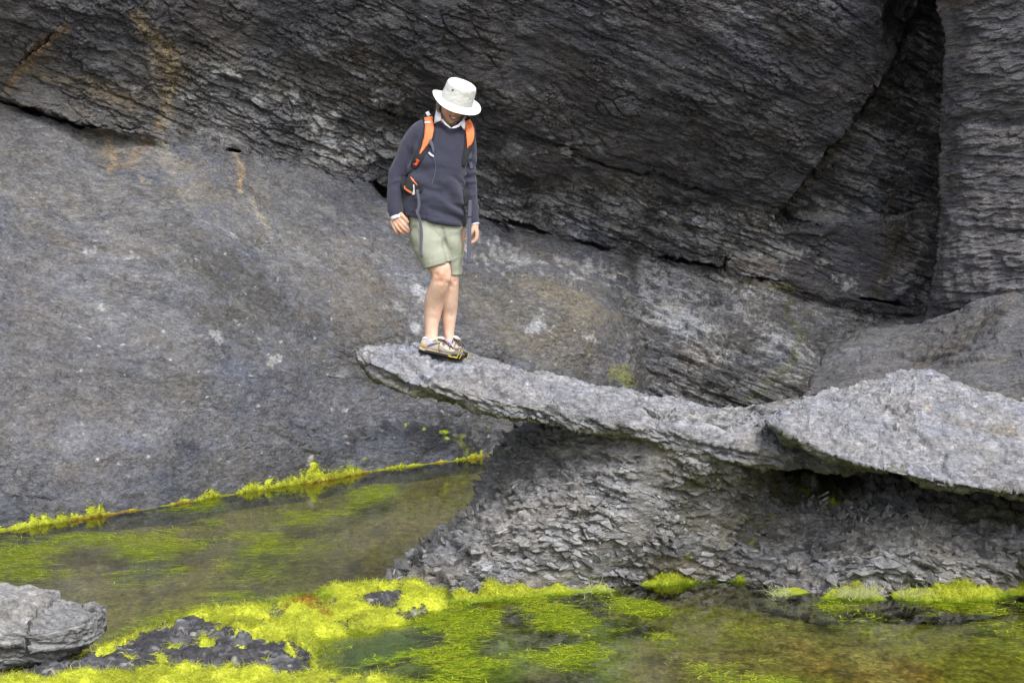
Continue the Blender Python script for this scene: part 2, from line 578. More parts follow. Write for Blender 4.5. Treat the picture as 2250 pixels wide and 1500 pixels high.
# cracks
cracks = [([(-40, 208), (0, 220), (80, 246), (160, 268), (246, 276)], [9, 8, 7, 9, 7], 0.45),
 ([(250, 274), (300, 282), (345, 290)], [4, 3, 2], 0.18), ([(486, 328), (506, 329), (532, 332)], [4, 8, 5], 0.5),
 ([(532, 332), (600, 350), (680, 366), (800, 392)], [4, 2, 2, 3], 0.12), ([(805, 388), (835, 425), (868, 438)], [9, 13, 9], 0.5),
 ([(1050, 478), (1110, 486), (1160, 497), (1230, 520)], [5, 4, 7, 3], 0.3), ([(1255, 528), (1300, 536), (1356, 548)], [4, 6, 6], 0.3),
 ([(1418, 562), (1500, 574), (1580, 588), (1606, 598)], [3, 6, 5, 8], 0.32), ([(1590, 600), (1612, 560)], [6, 2], 0.2),
 ([(1640, 606), (1700, 618), (1740, 626)], [3, 5, 3], 0.2), ([(1868, 652), (1930, 662), (2010, 674)], [6, 8, 8], 0.35),
 ([(1660, 458), (1760, 476), (1900, 503)], [3, 5, 3], 0.14), ([(24, 190), (40, 150), (80, 110), (150, 60)], [5, 5, 5, 4], 0.14),
 ([(386, 84), (430, 98), (470, 112)], [4, 5, 3], 0.14), ([(1395, 560), (1388, 640), (1400, 720), (1412, 860)], [18, 30, 36, 40], 0.013), ([(2040, 10), (2000, 72), (1900, 242), (1800, 372), (1720, 472), (1690, 522)], [5, 6, 5, 5, 4], 0.22),
 ([(810, 240), (900, 265), (960, 285)], [4, 8, 4], 0.12), ([(1180, 330), (1300, 350), (1480, 402), (1640, 440)], [3, 6, 8, 4], 0.10),
 ([(1030, 270), (1160, 300), (1290, 335)], [4, 10, 5], 0.10), ([(0, 1078), (90, 1080), (150, 1100)], [2, 4, 3], 0.05), ([(545, 930), (560, 965), (530, 1000)], [2, 3, 2], 0.05),
 ([(640, 990), (690, 960), (735, 940)], [2, 3, 2], 0.05), ([(200, 560), (280, 574), (340, 600)], [2, 2, 2], 0.05), ([(600, 586), (612, 620), (618, 650)], [2, 2, 2], 0.05)]
crn = fbm(P, (9, 9, 14), 3, 0.6, seed=6)
crb = 0.75 + 0.9 * fbm(P, 4.0, 3, seed=7)
for pts, wid, dep in cracks:
    d, _, p = seg_dist(px + crn * 12, pyw - wob * 0.3 + crn * 11, pts)
    wv = np.interp(p, np.linspace(0, 1, len(wid)), wid) * sstep(0, 0.3, p) * sstep(0, 0.3, 1 - p) * crb
    Y = Y + dep * np.clip(wv / 4, 0.15, 1 if dep > .02 else 9) * (1 - sstep(0.35, 1.15, d / np.maximum(wv, 0.4)))
# the whaleback: its crest, and the slab edge against the recess
hump = [(-300, 520), (0, 538), (150, 548), (320, 572), (480, 586), (620, 578), (760, 560), (900, 575), (1010, 604), (1130, 622), (1230, 648), (1330, 700), (1392, 775), (1405, 850), (1400, 1000)]
d, sdn, p = seg_dist(px + nzl * 30, pyw + nzl * 25, hump)
sg = d * np.where(sdn > 0, -1, 1)
Y = Y + 0.30 * sstep(-12, 40, -sg) * (0.35 + 0.65 * sstep(0.45, 0.75, p)) * sstep(0.0, 1.0, 1 - sstep(60, 330, d) * 0.7)
d, sdn, p = seg_dist(px + nzl * 20, pyw, [(790, 360), (812, 405), (868, 462), (905, 535), (960, 575), (1060, 606)])
sg = d * np.where(sdn > 0, 1, -1)
RECESS = sstep(-70, 50, sg) * sstep(380, 410, py) * (1 - sstep(600, 640, py)) * (1 - sstep(150, 400, d))
Y = Y + 0.22 * RECESS
for pts, dep in [([(0, 462), (120, 440), (300, 470), (430, 520), (560, 560)], .10), ([(500, 400), (640, 440), (760, 500), (860, 560)], .12), ([(0, 640), (130, 660), (300, 720), (420, 800), (520, 900)], .10), ([(420, 600), (560, 690), (640, 800), (660, 930)], .12),
                 ([(700, 600), (800, 680), (840, 800), (830, 930)], .12), ([(560, 920), (700, 905), (830, 930), (1000, 935)], .10), ([(0, 1000), (200, 985), (420, 960), (560, 930)], .08), ([(980, 690), (1120, 760), (1220, 830), (1280, 900)], .12)]:
    d, sdn, p = seg_dist(px + nzl * 50, pyw + nzl * 40, pts)
    Y = Y + dep * sstep(-25, 60, d * np.where(sdn > 0, 1, -1)) * (1 - sstep(40, 190, d)) * sstep(0, .2, p) * sstep(0, .2, 1 - p)
P = np.stack([X, Y, Z], -1)

# --- where each kind of surface lies
slab = under * (1 - sstep(1330, 1420, px + nzl * 60))            # smooth, water-worn slab on the left
slab = np.maximum(slab, 0)
mid = (1 - under) * np.maximum(bt, sstep(260, 420, px) * (1 - sstep(880, 960, px)) * sstep(120, 230, py) * 0.6)
low_r = under * sstep(1330, 1420, px + nzl * 60)
blocky = np.clip(mid + 0.8 * low_r + 0.8 * right_of + 0.55 * sstep(1950, 2010, px), 0, 1)
belly = (1 - under) * (1 - mid) * (1 - right_of)

B = bedf(P)
big = fbm(B, (0.7, 0.7, 1.1), 4, 0.5, seed=21)
med = fbm(B, (2.2, 2.2, 5.0), 5, 0.55, seed=22)
patch = sstep(-0.25, 0.3, fbm(P, 0.8, 3, seed=42))
f_big, r_big, e_big = flakes(B, (0.55, 0.5, 0.10), 0.026, 0.8, 31, 0.22)
f_med, r_med, e_med = flakes(B, (0.16, 0.2, 0.038), 0.013, 1.0, 32, 0.25)
f_sml, r_sml, e_sml = flakes(B, (0.085, 0.09, 0.028), 0.008, 1.0, 33, 0.3)
lam = fbm(B, (1.2, 1.2, 22.0), 4, 0.6, seed=41)
_, _, e1, = flakes(B, (0.42, 0.4, 0.12), 0.01, 1.0, 34, 0.45)
_, _, e2 = flakes(B, (0.14, 0.15, 0.06), 0.01, 1.0, 35, 0.5)
cm1 = sstep(0.02, 0.25, fbm(P, 1.4, 3, seed=36)); cm2 = sstep(0.0, 0.22, fbm(P, 2.3, 3, seed=37))
h = 0.13 * big + 0.06 * med - 0.034 * e1 ** 2 * cm1 - 0.022 * e2 ** 2 * cm2
# open bedding planes: long thin slots that start and stop
def beds(spacing, half, seed, cover, wav):
    t_ = B[..., 2] + wav * fbm(B, (0.5, 0.5, 0.8), 3, seed=seed) + 0.012 * fbm(B, (6, 6, 6), 3, seed=seed + 1)
    q_ = t_ / spacing
    i_ = np.floor(q_)
    hsh = (np.sin(i_ * 127.1 + seed) * 43758.5453) % 1.0
    d_ = np.abs(q_ - i_ - 0.5 - 0.7 * (hsh - 0.5)) * spacing
    on = sstep(cover, cover + 0.12, perlin(np.stack([B[..., 0] * 1.1, i_ * 7.3, B[..., 1] * 0.2], -1), seed + 2) + 0.4 * perlin(np.stack([B[..., 0] * 5, i_ * 7.3, 0 * q_], -1), seed + 3))
    return (1 - sstep(half * 0.4, half * 1.3, d_)) * on
bd1 = beds(0.30, 0.011, 901, 0.05, 0.10)
bd2 = beds(0.11, 0.008, 911, 0.02, 0.06)
bd3 = beds(0.055, 0.006, 921, 0.0, 0.04)
jt = np.abs(((B[..., 0] + 0.05 * fbm(B, (2, 2, 6), 3, seed=931)) / 0.34) % 1.0 - 0.5) * 0.34
jm = (1 - sstep(0.004, 0.014, jt)) * sstep(0.05, 0.25, perlin(np.stack([np.floor(B[..., 0] / 0.34 + .5) * 3.1, B[..., 2] * 2.6, 0 * jt], -1), 933))
h = h + blocky * (1.25 * f_big + 1.1 * f_med + 0.7 * f_sml + 0.016 * lam)
h = h - (blocky + 0.38 * belly) * (0.055 * bd1 + 0.034 * bd2) - blocky * (0.022 * bd3 + 0.03 * jm) - slab * 0.022 * bd1 * cm1 - slab * 0.016 * bd2 * cm2
smooth_b = 0.25 + 0.75 * sstep(-0.25, 0.25, fbm(B, (0.55, 0.5, 1.0), 4, 0.55, seed=45))
h = h + belly * (0.07 * fbm(B, (0.45, 0.4, 1.3), 3, seed=46) + 0.35 * f_big * patch * smooth_b + 0.6 * f_med * smooth_b ** 1.5 + 1.2 * f_sml * smooth_b + 0.012 * lam)
h = h + slab * (0.40 * f_big * patch + 0.50 * f_med * patch + 0.45 * f_sml * (0.25 + patch) + 0.012 * fbm(P, 9.0, 5, 0.62, seed=43))
# displace along a smoothed direction: straight towards the viewer's side, tilted with the slope
gy, gxx = np.gradient(Y, gz, gx)
k = 9
gyS = sum(np.roll(gy, s, 0) for s in range(-k, k + 1)) / (2 * k + 1)
n = np.stack([np.zeros_like(gyS), -np.ones_like(gyS), np.clip(gyS, -1.5, 1.5)], -1)
n /= np.linalg.norm(n, axis=-1, keepdims=True)
P = P + n * h[..., None]

foot_tab = [(-80, 1180), (0, 1168), (110, 1150), (238, 1130), (345, 1113), (512, 1085), (620, 1068), (720, 1054), (830, 1032), (980, 1014), (1080, 1001), (1130, 996)]
_ft = px2z([q[0] for q in foot_tab], [q[1] for q in foot_tab], 0.0)
_k = np.argmin(np.abs(gz - 0.02))
_yf = P[_k, :, 1]
_want = np.interp(gx, _ft[:, 0], _ft[:, 1])
_dl = np.where((gx > _ft[0, 0]) & (gx < _ft[-1, 0]), _want - _yf, 0)
_ker = np.hanning(61); _ker /= _ker.sum()
_dl = np.convolve(np.pad(_dl, 30, mode='edge'), _ker, 'valid')
P[..., 1] += _dl[None] * (1 - sstep(0.1, 1.5, Z))
FOOT_X, FOOT_Y = gx, P[_k, :, 1].copy()

# --- colour: beds, stains, lichen (albedo only)
nA = fbm(B, (0.5, 0.5, 1.2), 4, seed=51)
nB = fbm(P, 0.9, 4, seed=52)
nC = fbm(B, (1.5, 1.5, 9), 4, seed=53)
nS = fbm(P, 7.0, 4, 0.6, seed=54)
nV = fbm(P, (3.0, 3.0, 0.5), 4, seed=55)                        # runs down the face
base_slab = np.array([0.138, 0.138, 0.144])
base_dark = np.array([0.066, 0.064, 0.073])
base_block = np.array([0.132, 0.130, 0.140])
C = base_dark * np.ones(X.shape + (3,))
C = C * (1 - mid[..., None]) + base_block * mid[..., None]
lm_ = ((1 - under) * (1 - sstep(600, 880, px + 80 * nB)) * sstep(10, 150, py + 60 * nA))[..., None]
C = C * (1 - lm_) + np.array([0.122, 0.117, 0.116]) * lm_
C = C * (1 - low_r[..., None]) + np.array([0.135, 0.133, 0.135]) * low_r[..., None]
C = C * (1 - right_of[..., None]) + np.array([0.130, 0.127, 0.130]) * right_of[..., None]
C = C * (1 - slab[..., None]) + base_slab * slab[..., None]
C *= (1 + 0.22 * nA + 0.16 * nC)[..., None]
def tone(C, m, col):
    m = np.clip(m, 0, 1)[..., None]
    return C * (1 - m) + C * np.array(col) * m
C *= (1 + 0.38 * slab * fbm(B, (0.8, 0.8, 2.0), 5, 0.6, seed=57))[..., None]
C = tone(C, sstep(0.0, 0.45, nB) * 0.9, (1.12, 1.03, 0.90))         # brownish areas
C = tone(C, sstep(0.0, 0.45, -nB) * 0.9, (0.92, 0.98, 1.15))        # bluish areas
C = tone(C, slab * sstep(0.1, 0.5, nV) * 0.7, (1.12, 1.05, 0.93))
C = tone(C, slab * sstep(0.15, 0.5, -nV) * 0.7, (0.76, 0.76, 0.80))
C *= (0.88 + 0.24 * r_med[..., 0:1]) * (0.9 + 0.2 * r_sml[..., 1:2])
clus = sstep(-0.12, 0.22, fbm(B, (1.1, 1.1, 3.2), 4, 0.6, seed=56) + 0.10 * (blocky - 0.5))
pale = np.clip((r_med[..., 2] > 0.62).astype(float) * (0.45 + 0.55 * r_med[..., 0]) + (r_sml[..., 2] > 0.70) * 0.6, 0, 1) * clus
pale = pale * np.clip(1.0 * blocky + 0.22 * belly + 0.08 * slab, 0, 1) * (1 - sstep(.2, .9, e_med))
C = C * (1 - 0.9 * pale[..., None]) + np.array([0.52, 0.525, 0.54]) * 0.9 * pale[..., None]
C = C * (1 - 0.35 * (blocky * (1 - clus))[..., None])
pl = (0.36, 0.365, 0.37)
# broad pale / dark fields of the slab
for a in [(150, 420, 260, 60, 14, (0.19, 0.185, 0.175), .7), (330, 340, 160, 40, 12, (0.22, 0.20, 0.165), .7), (560, 470, 130, 90, 30, (0.17, 0.17, 0.16), .6),
          (100, 660, 330, 90, 22, (0.175, 0.172, 0.176), .8), (330, 720, 200, 60, 20, (0.18, 0.178, 0.178), .7), (420, 560, 230, 50, 12, (0.10, 0.098, 0.088), .7),
          (520, 690, 150, 100, 40, (0.10, 0.095, 0.08), .65), (780, 680, 130, 90, 40, (0.17, 0.15, 0.115), .6), (1150, 680, 220, 60, 20, (0.15, 0.14, 0.11), .6),
          (120, 900, 260, 140, 10, (0.17, 0.16, 0.155), .7), (300, 960, 260, 60, -5, (0.19, 0.19, 0.20), .7), (700, 880, 120, 110, 20, (0.125, 0.125, 0.135), .6),
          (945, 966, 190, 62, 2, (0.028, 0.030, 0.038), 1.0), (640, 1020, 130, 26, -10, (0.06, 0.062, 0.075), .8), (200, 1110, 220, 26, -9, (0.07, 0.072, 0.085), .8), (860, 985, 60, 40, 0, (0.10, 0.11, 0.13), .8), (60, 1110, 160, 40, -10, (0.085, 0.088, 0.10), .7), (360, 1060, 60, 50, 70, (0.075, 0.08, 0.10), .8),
          (230, 1075, 140, 50, -8, (0.15, 0.15, 0.165), .7), (560, 1020, 140, 40, -10, (0.13, 0.125, 0.13), .6), (1250, 820, 200, 60, 14, (0.12, 0.12, 0.118), .7), (940, 850, 220, 50, 10, (0.105, 0.10, 0.10), .7),
          (420, 975, 60, 40, 20, (0.07, 0.075, 0.095), .8), (640, 780, 60, 90, 10, (0.14, 0.14, 0.15), .6), (1240, 650, 150, 34, 22, (0.24, 0.21, 0.15), .8), (1180, 740, 170, 60, 24, (0.15, 0.135, 0.105), .75), (560, 640, 260, 50, 32, (0.085, 0.082, 0.076), .8), (250, 520, 200, 26, 14, (0.21, 0.205, 0.20), .7), (640, 540, 220, 30, 6, (0.19, 0.185, 0.175), .7), (740, 420, 90, 60, 40, (0.105, 0.105, 0.112), .6), (430, 430, 120, 50, 10, (0.20, 0.185, 0.155), .7), (60, 380, 160, 40, 14, (0.13, 0.125, 0.115), .6), (330, 610, 200, 34, 16, (0.195, 0.195, 0.205), .7), (180, 780, 160, 60, 10, (0.125, 0.12, 0.12), .7), (780, 780, 80, 60, 30, (0.11, 0.105, 0.095), .7), (880, 600, 80, 34, 20, (0.20, 0.205, 0.22), .7)]:
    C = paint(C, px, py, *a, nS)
C = C * (1 - slab[..., None] * (1 - np.array([.90, .91, .95])))
# pale lichen and mineral patches
for a in [(1238, 436, 52, 14, 12), (1190, 436, 30, 9, 12), (1345, 470, 45, 28, 10), (1330, 492, 24, 14, 0), (1130, 330, 26, 14, 15), (1240, 330, 40, 16, 15), (640, 225, 40, 24, 30), (700, 260, 40, 24, 30), (560, 215, 30, 14, 20),
          (500, 150, 26, 20, 30), (310, 195, 16, 8, 10), (480, 752, 20, 11, 35), (605, 793, 18, 12, 20), (178, 550, 18, 7, -5), (420, 572, 14, 7, 10), (212, 668, 14, 10, 60), (262, 566, 22, 6, 10), (512, 520, 22, 5, 12),
          (1180, 712, 30, 20, 30), (1300, 735, 14, 10, 30), (930, 640, 40, 16, 30), (870, 676, 16, 12, 30), (910, 715, 20, 16, 10), (893, 745, 8, 6, 0), (913, 758, 9, 4, 20), (1320, 750, 12, 6, 20),
          (1640, 560, 60, 14, 10), (1480, 505, 60, 18, 12), (1560, 520, 40, 14, 12), (1990, 610, 26, 30, 70), (1840, 470, 50, 16, 10), (2185, 480, 5, 30, 0), (700, 310, 30, 40, 80), (770, 330, 30, 50, 80), (1720, 560, 60, 16, 8), (1860, 625, 30, 16, 20),
          (1020, 520, 30, 20, 10), (1110, 560, 70, 24, 12), (1290, 590, 60, 20, 12), (1450, 610, 60, 26, 12), (1500, 690, 60, 30, 14), (690, 1000, 8, 20, 10)]:
    C = paint(C, px, py, *a, pl, 0.85, nS * 2.6)
for q in range(260):                                              # droppings, chips and barnacle scars
    qx, qy = rng.uniform(0, 1400), rng.uniform(520, 1120)
    C = paint(C, px, py, qx, qy, rng.uniform(1.5, 7), rng.uniform(1.3, 3.6), rng.uniform(0, 50), (0.50, 0.50, 0.49), rng.uniform(.5, 1), nS) if q < 110 else C
# rust, ochre and cream runs
for pts, wid, col, kk in [
    ([(150, 60), (90, 115), (45, 165), (22, 200)], [14, 18, 16, 10], (0.26, 0.16, 0.080), 1.0), ([(130, 130), (80, 150), (40, 160)], [20, 26, 12], (0.17, 0.115, 0.06), .5),
    ([(300, 40), (340, 80), (375, 130), (372, 210), (350, 285)], [20, 28, 34, 28, 14], (0.27, 0.21, 0.12), 1.0), ([(335, 110), (338, 150), (350, 180)], [10, 12, 10], (0.32, 0.29, 0.24), .85),
    ([(395, 165), (385, 215), (362, 275)], [7, 6, 4], (0.28, 0.26, 0.22), .7), ([(455, 215), (440, 250), (420, 290)], [5, 4, 3], (0.26, 0.23, 0.19), .6),
    ([(222, 285), (232, 320), (240, 350), (225, 372)], [12, 16, 14, 8], (0.34, 0.25, 0.15), .75), ([(335, 300), (310, 320), (280, 345), (230, 365)], [8, 14, 14, 10], (0.24, 0.165, 0.09), .7), ([(350, 300), (360, 335), (352, 350)], [14, 20, 8], (0.27, 0.25, 0.19), .6),
    ([(516, 338), (526, 365), (522, 412)], [7, 12, 9], (0.42, 0.30, 0.17), .85), ([(550, 430), (562, 465), (585, 500)], [8, 12, 9], (0.34, 0.30, 0.22), .75), ([(300, 390), (305, 410)], [9, 6], (0.34, 0.26, 0.17), .6),
    ([(60, 165), (200, 190), (300, 230)], [14, 26, 18], (0.19, 0.15, 0.085), .75), ([(1720, 470), (1640, 590)], [4, 4], (0.16, 0.13, 0.06), .5),
    ([(1900, 250), (1830, 360), (1730, 470)], [8, 10, 9], (0.15, 0.125, 0.07), .7), ([(1700, 628), (1745, 640), (1735, 690), (1775, 735), (1750, 765)], [8, 14, 7, 13, 10], (0.105, 0.105, 0.032), .75),
    ([(1640, 620), (1740, 632)], [5, 8], (0.17, 0.15, 0.04), .6), ([(1650, 880), (1700, 840), (1750, 790)], [14, 16, 16], (0.12, 0.13, 0.03), .6),
    ([(1395, 560), (1390, 640), (1405, 730), (1420, 880)], [16, 22, 26, 30], (0.075, 0.072, 0.066), .7), ([(1985, 420), (1960, 560), (1930, 640)], [22, 26, 22], (0.085, 0.066, 0.034), .7), ([(1960, 380), (2010, 600)], [40, 34], (0.05, 0.042, 0.03), .6),
    ([(1000, 955), (1025, 985), (1028, 1008)], [5, 6, 6], (0.22, 0.24, 0.02), .8), ([(540, 950), (535, 1030)], [7, 5], (0.15, 0.13, 0.08), .5), ([(1530, 770), (1500, 860)], [30, 40], (0.13, 0.10, 0.08), .5),
    ([(2080, 385), (2112, 420), (2120, 440)], [4, 5, 3], (0.30, 0.27, 0.2), .6)]:
    C = streak(C, px, py, pts, wid, col, kk, nS)
for a in [(1368, 822, 36, 26, 10, (0.235, 0.245, 0.115), .85), (1375, 838, 22, 14, 0, (0.24, 0.27, 0.06), .7), (978, 946, 16, 4, 0, (0.34, 0.42, 0.01), .95), (983, 960, 8, 3, 20, (0.4, 0.46, 0.03), .95), (1073, 939, 6, 3, 0, (0.34, 0.42, 0.01), .9),
          (893, 933, 4, 4, 0, (0.34, 0.42, 0.01), .9), (934, 941, 4, 3, 0, (0.34, 0.42, 0.01), .9), (1018, 955, 8, 5, 20, (0.26, 0.3, 0.02), .8), (805, 1003, 6, 4, 0, (0.3, 0.38, 0.02), .9), (1058, 995, 4, 9, 0, (0.36, 0.42, 0.02), .9)]:
    C = paint(C, px, py, *a, nS)
C = np.clip(C, 0.01, 0.65)
wet = np.clip(0.3 * belly + 0.45 * blocky + 0.5 * pale + 0.4 * sstep(1060, 1110, py + 0.25 * (px - 300)) * slab + 0.5 * (1 - sstep(0.4, 1, np.hypot((px - 950) / 160, (py - 965) / 50))), 0, 1)
ctl = np.stack([wet, np.clip(0.55 * belly + 0.8 * blocky + 0.12 * slab, 0, 1), np.clip(0.85 * blocky + 0.22 * slab + 0.16 * belly, 0, 1)], -1)
M_cliff = rock_material('cliff_rock', stretch=2.4, crack=0.8, fine=0.8, bumpd=0.042, rough=0.7, speck=0.6)
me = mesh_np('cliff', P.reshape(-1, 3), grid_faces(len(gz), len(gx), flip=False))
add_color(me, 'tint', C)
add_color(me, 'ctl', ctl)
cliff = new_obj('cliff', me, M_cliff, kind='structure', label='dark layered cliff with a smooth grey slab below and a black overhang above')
CLIFF_P, CLIFF_gx, CLIFF_gz = P, gx, gz

# ------------------------------------------------------------------ the column of rock right of the cleft
xs = axis(3.70, 3.74, 5.3, 9.0, 0.010, 0.2)
zs = axis(0.7, 1.0, 4.75, 8.2, 0.010, 0.16)
edge_tab = [(-600, 1940), (-300, 1972), (0, 1990), (60, 2018), (110, 2030), (200, 2033), (320, 2040), (450, 2046), (560, 2046), (640, 2040), (700, 2030), (900, 2030)]
U = np.concatenate([np.linspace(0, 1, 90)[:-1] * 0.0 + np.linspace(-1, 0, 90)[:-1], np.linspace(0, 1, 300)])
Zg, Ug = np.meshgrid(zs, U, indexing='ij')
Yf0 = 21.55
pyr = 568 + (CAM_H - Zg) * FOC / Yf0
ex = (np.interp(pyr, [e[0] for e in edge_tab], [e[1] for e in edge_tab]) - 1125) / FOC * Yf0
ex = ex + 0.03 * fbm(np.stack([ex * 0, Zg * 0, Zg], -1), 2.5, 4, seed=61)
face = np.clip(Ug, 0, 1)
sidew = np.clip(-Ug, 0, 1)
Xg = ex + face ** 1.15 * (8.6 - ex) + sidew * 1.3
lean = tps(np.array([(3.9, 0.8), (3.9, 2.2), (3.9, 3.2), (3.9, 4.6), (3.9, 7.5), (5.2, 0.8), (5.2, 2.2), (5.2, 3.2), (5.2, 4.6), (5.2, 7.5), (8.6, 0.8), (8.6, 4.6), (8.6, 7.5)]),
           np.array([21.6, 21.2, 20.9, 20.3, 20.0, 20.8, 20.3, 20.2, 19.6, 19.4, 18.9, 18.2, 18.0]), np.stack([Xg, Zg], -1))
rnd = 0.40 * (1 - np.sqrt(np.clip(1 - (1 - np.clip((Xg - ex) / 0.22, 0, 1)) ** 2, 0, 1)))
Yg = lean + rnd + sidew * 4.0 + 0.0 * Xg
Yg += 3.0 * sstep(5.9, 8.2, Zg) ** 2
P2 = np.stack([Xg, Yg, Zg], -1)
# a bedding step two thirds up, the foot cut back where it meets the mound
px2, py2 = w2px(P2)
dd, sn, _ = seg_dist(px2, py2, [(2040, 300), (2120, 262), (2250, 268), (2500, 300)])
P2[..., 1] += 0.10 * (1 - sstep(0.2, 1, dd / 24))
dd, sn, _ = seg_dist(px2, py2, [(2060, 505), (2090, 512), (2180, 500), (2300, 520)])
P2[..., 1] += 0.04 * (1 - sstep(0.2, 1, dd / 8))
P2[..., 1] += 0.10 * sstep(655, 690, py2)
B2 = bedf(P2, math.radians(-4))
N2 = grid_normals(P2)
N2 = np.where(N2[..., 1:2] > 0.2, -N2, N2)
g1, q1, _ = flakes(B2, (0.45, 0.5, 0.12), 0.012, 0.8, 71)
g2, q2, _ = flakes(B2, (0.12, 0.2, 0.035), 0.010, 1.0, 72, .25)
vert = fbm(P2, (7, 7, 1.2), 4, seed=73)
lower = sstep(440, 520, py2)
hh = 0.12 * fbm(B2, (0.8, 0.8, 1.2), 4, seed=74) + 0.04 * fbm(B2, (2.5, 2.5, 5), 5, seed=75) + g1 + 0.9 * g2 + 0.03 * vert * lower
P2 = P2 + N2 * hh[..., None]
nS2 = fbm(P2, 7.0, 4, 0.6, seed=76)
C2 = np.array([0.105, 0.102, 0.112]) * (1 + 0.25 * fbm(B2, (0.6, 0.6, 2.0), 4, seed=77) + 0.2 * vert * lower)[..., None]
C2 = C2 * (0.88 + 0.24 * q2[..., 0:1])
C2 = C2 * (1 + 0.3 * lower[..., None])
for pts, wid, col, kk in [([(2080, 385), (2112, 418), (2122, 432)], [3, 4, 3], (0.30, 0.27, 0.2), .7), ([(2160, 440), (2185, 480), (2192, 495)], [3, 4, 3], (0.28, 0.25, 0.2), .7),
                          ([(2040, 30), (2090, 10), (2150, -10)], [10, 20, 20], (0.17, 0.13, 0.08), .7), ([(2068, 128), (2110, 112), (2140, 100)], [3, 4, 2], (0.2, 0.2, 0.2), .7)]:
    C2 = streak(C2, px2, py2, pts, wid, col, kk, nS2)
for q in range(26):
    C2 = paint(C2, px2, py2, rng.uniform(2070, 2260), rng.uniform(430, 660), rng.uniform(4, 9), rng.uniform(12, 40), rng.uniform(-8, 8), (0.24, 0.24, 0.25), .5, nS2)
me = mesh_np('cliff_buttress', P2.reshape(-1, 3), grid_faces(len(zs), len(U)))
add_color(me, 'tint', np.clip(C2, 0.01, 0.6))
add_color(me, 'ctl', np.stack([0.3 + 0 * vert, 0.5 + 0.3 * lower, 0.15 + 0.25 * lower], -1))
M_butt = rock_material('buttress_rock', dip=math.radians(-4), stretch=3.2, crack=0.8, fine=0.8, bumpd=0.04, rough=0.7, speck=0.3)
new_obj('cliff_buttress', me, M_butt, kind='structure', label='dark vertical column of rock right of the black cleft')
# ================================================================== rounded mound under the cliff, right
def ground_like(gxr, gyr, f, name):
    Yq, Xq = np.meshgrid(gyr, gxr, indexing='ij')
    return Xq, Yq, f(Xq, Yq)
mx = axis(1.2, 1.9, 5.6, 9.5, 0.012, 0.2)
my = axis(13.5, 15.5, 22.5, 25.5, 0.016, 0.2)
Yq, Xq = np.meshgrid(my, mx, indexing='ij')
mp = np.array([(1720,905,17.0),(1745,800,18.4),(1790,752,20.2),(1840,730,20.8),(1900,714,21.4),(2000,708,21.6),(2060,684,20.9),(2150,664,20.3),(2260,646,19.7),
               (1760,960,16.2),(1900,900,17.6),(2000,860,18.3),(1900,820,19.0),(2000,780,20.0),(2100,830,18.4),(2120,755,19.3),(2250,715,18.7),(2250,800,18.4),(2250,900,16.6),(2100,950,16.4),(2500,900,16.4),(2500,700,19.4),(2700,560,22.0)], float)
mw = px2w(mp[:, 0], mp[:, 1], mp[:, 2])
Zq = tps(mw[:, :2], mw[:, 2], np.stack([Xq, Yq], -1), smooth=0.02)
Zq = np.clip(Zq, -1.0, 2.6) - 0.08 * sstep(3.0, 4.2, Xq)
# steep left flank: rock falls away left of the crest line
exl = np.interp(Yq, [13.5, 15.5, 16.5, 17.5, 18.5, 20.2, 21.4, 22.6, 25.5], [1.75, 1.95, 2.12, 2.35, 2.58, 2.95, 3.25, 3.75, 4.6])
exl = exl + 0.05 * fbm(np.stack([Yq, Yq * 0, Yq * 0], -1), 1.7, 4, seed=80)
Zq = Zq - 1.5 * (1 - sstep(-0.42, 0.10, Xq - exl)) - 0.25 * (1 - sstep(0.0, 0.7, Xq - exl)) ** 2
# right-hand shoulder in front of a gully
gl = np.abs((Xq - 4.1) - (Yq - 17.5) * 0.42)
Zq = Zq - 0.10 * (1 - sstep(0.0, 0.35, gl))
P3 = np.stack([Xq, Yq, Zq], -1)
N3 = grid_normals(P3)
N3 = np.where(N3[..., 2:3] < 0, -N3, N3)
B3 = bedf(P3, math.radians(-12))
g1, q1, _ = flakes(B3, (0.5, 0.5, 0.16), 0.03, 0.8, 81)
g2, q2, _ = flakes(B3, (0.16, 0.16, 0.06), 0.014, 1.0, 82)
hh = 0.10 * fbm(P3, 0.9, 4, seed=83) + 0.05 * fbm(B3, (2, 2, 5), 5, seed=84) + 0.7 * g1 + 0.8 * g2
P3 = P3 + N3 * hh[..., None]
px3, py3 = w2px(P3)
nS3 = fbm(P3, 6.0, 4, 0.6, seed=85)
C3 = np.array([0.108, 0.107, 0.113]) * (1 + 0.22 * fbm(P3, 0.8, 4, seed=86))[..., None] * (0.88 + 0.24 * q2[..., 0:1])
for pts, wid, col, kk in [([(2220, 660), (2140, 730), (2080, 770), (1990, 830)], [14, 22, 26, 20], (0.135, 0.108, 0.078), .5), ([(1990, 850), (1930, 870)], [20, 16], (0.15, 0.12, 0.085), .5), ([(1760, 900), (1745, 960)], [24, 30], (0.07, 0.07, 0.075), .7)]:
    C3 = streak(C3, px3, py3, pts, wid, col, kk, nS3)
M_mound = rock_material('mound_rock', dip=math.radians(-12), stretch=3.0, crack=0.7, fine=0.9, bumpd=0.036, rough=0.75, speck=0.3)
me = mesh_np('rock_mound', P3.reshape(-1, 3), grid_faces(len(my), len(mx)))
add_color(me, 'tint', np.clip(C3, 0.01, 0.5))
add_color(me, 'ctl', np.stack([0.1 + 0 * Xq, 0.3 + 0 * Xq, 0.15 + 0 * Xq], -1))
new_obj('rock_mound', me, M_mound, label='broad rounded grey rock mound at the foot of the cliff behind the stepped ledge', cat='rock')

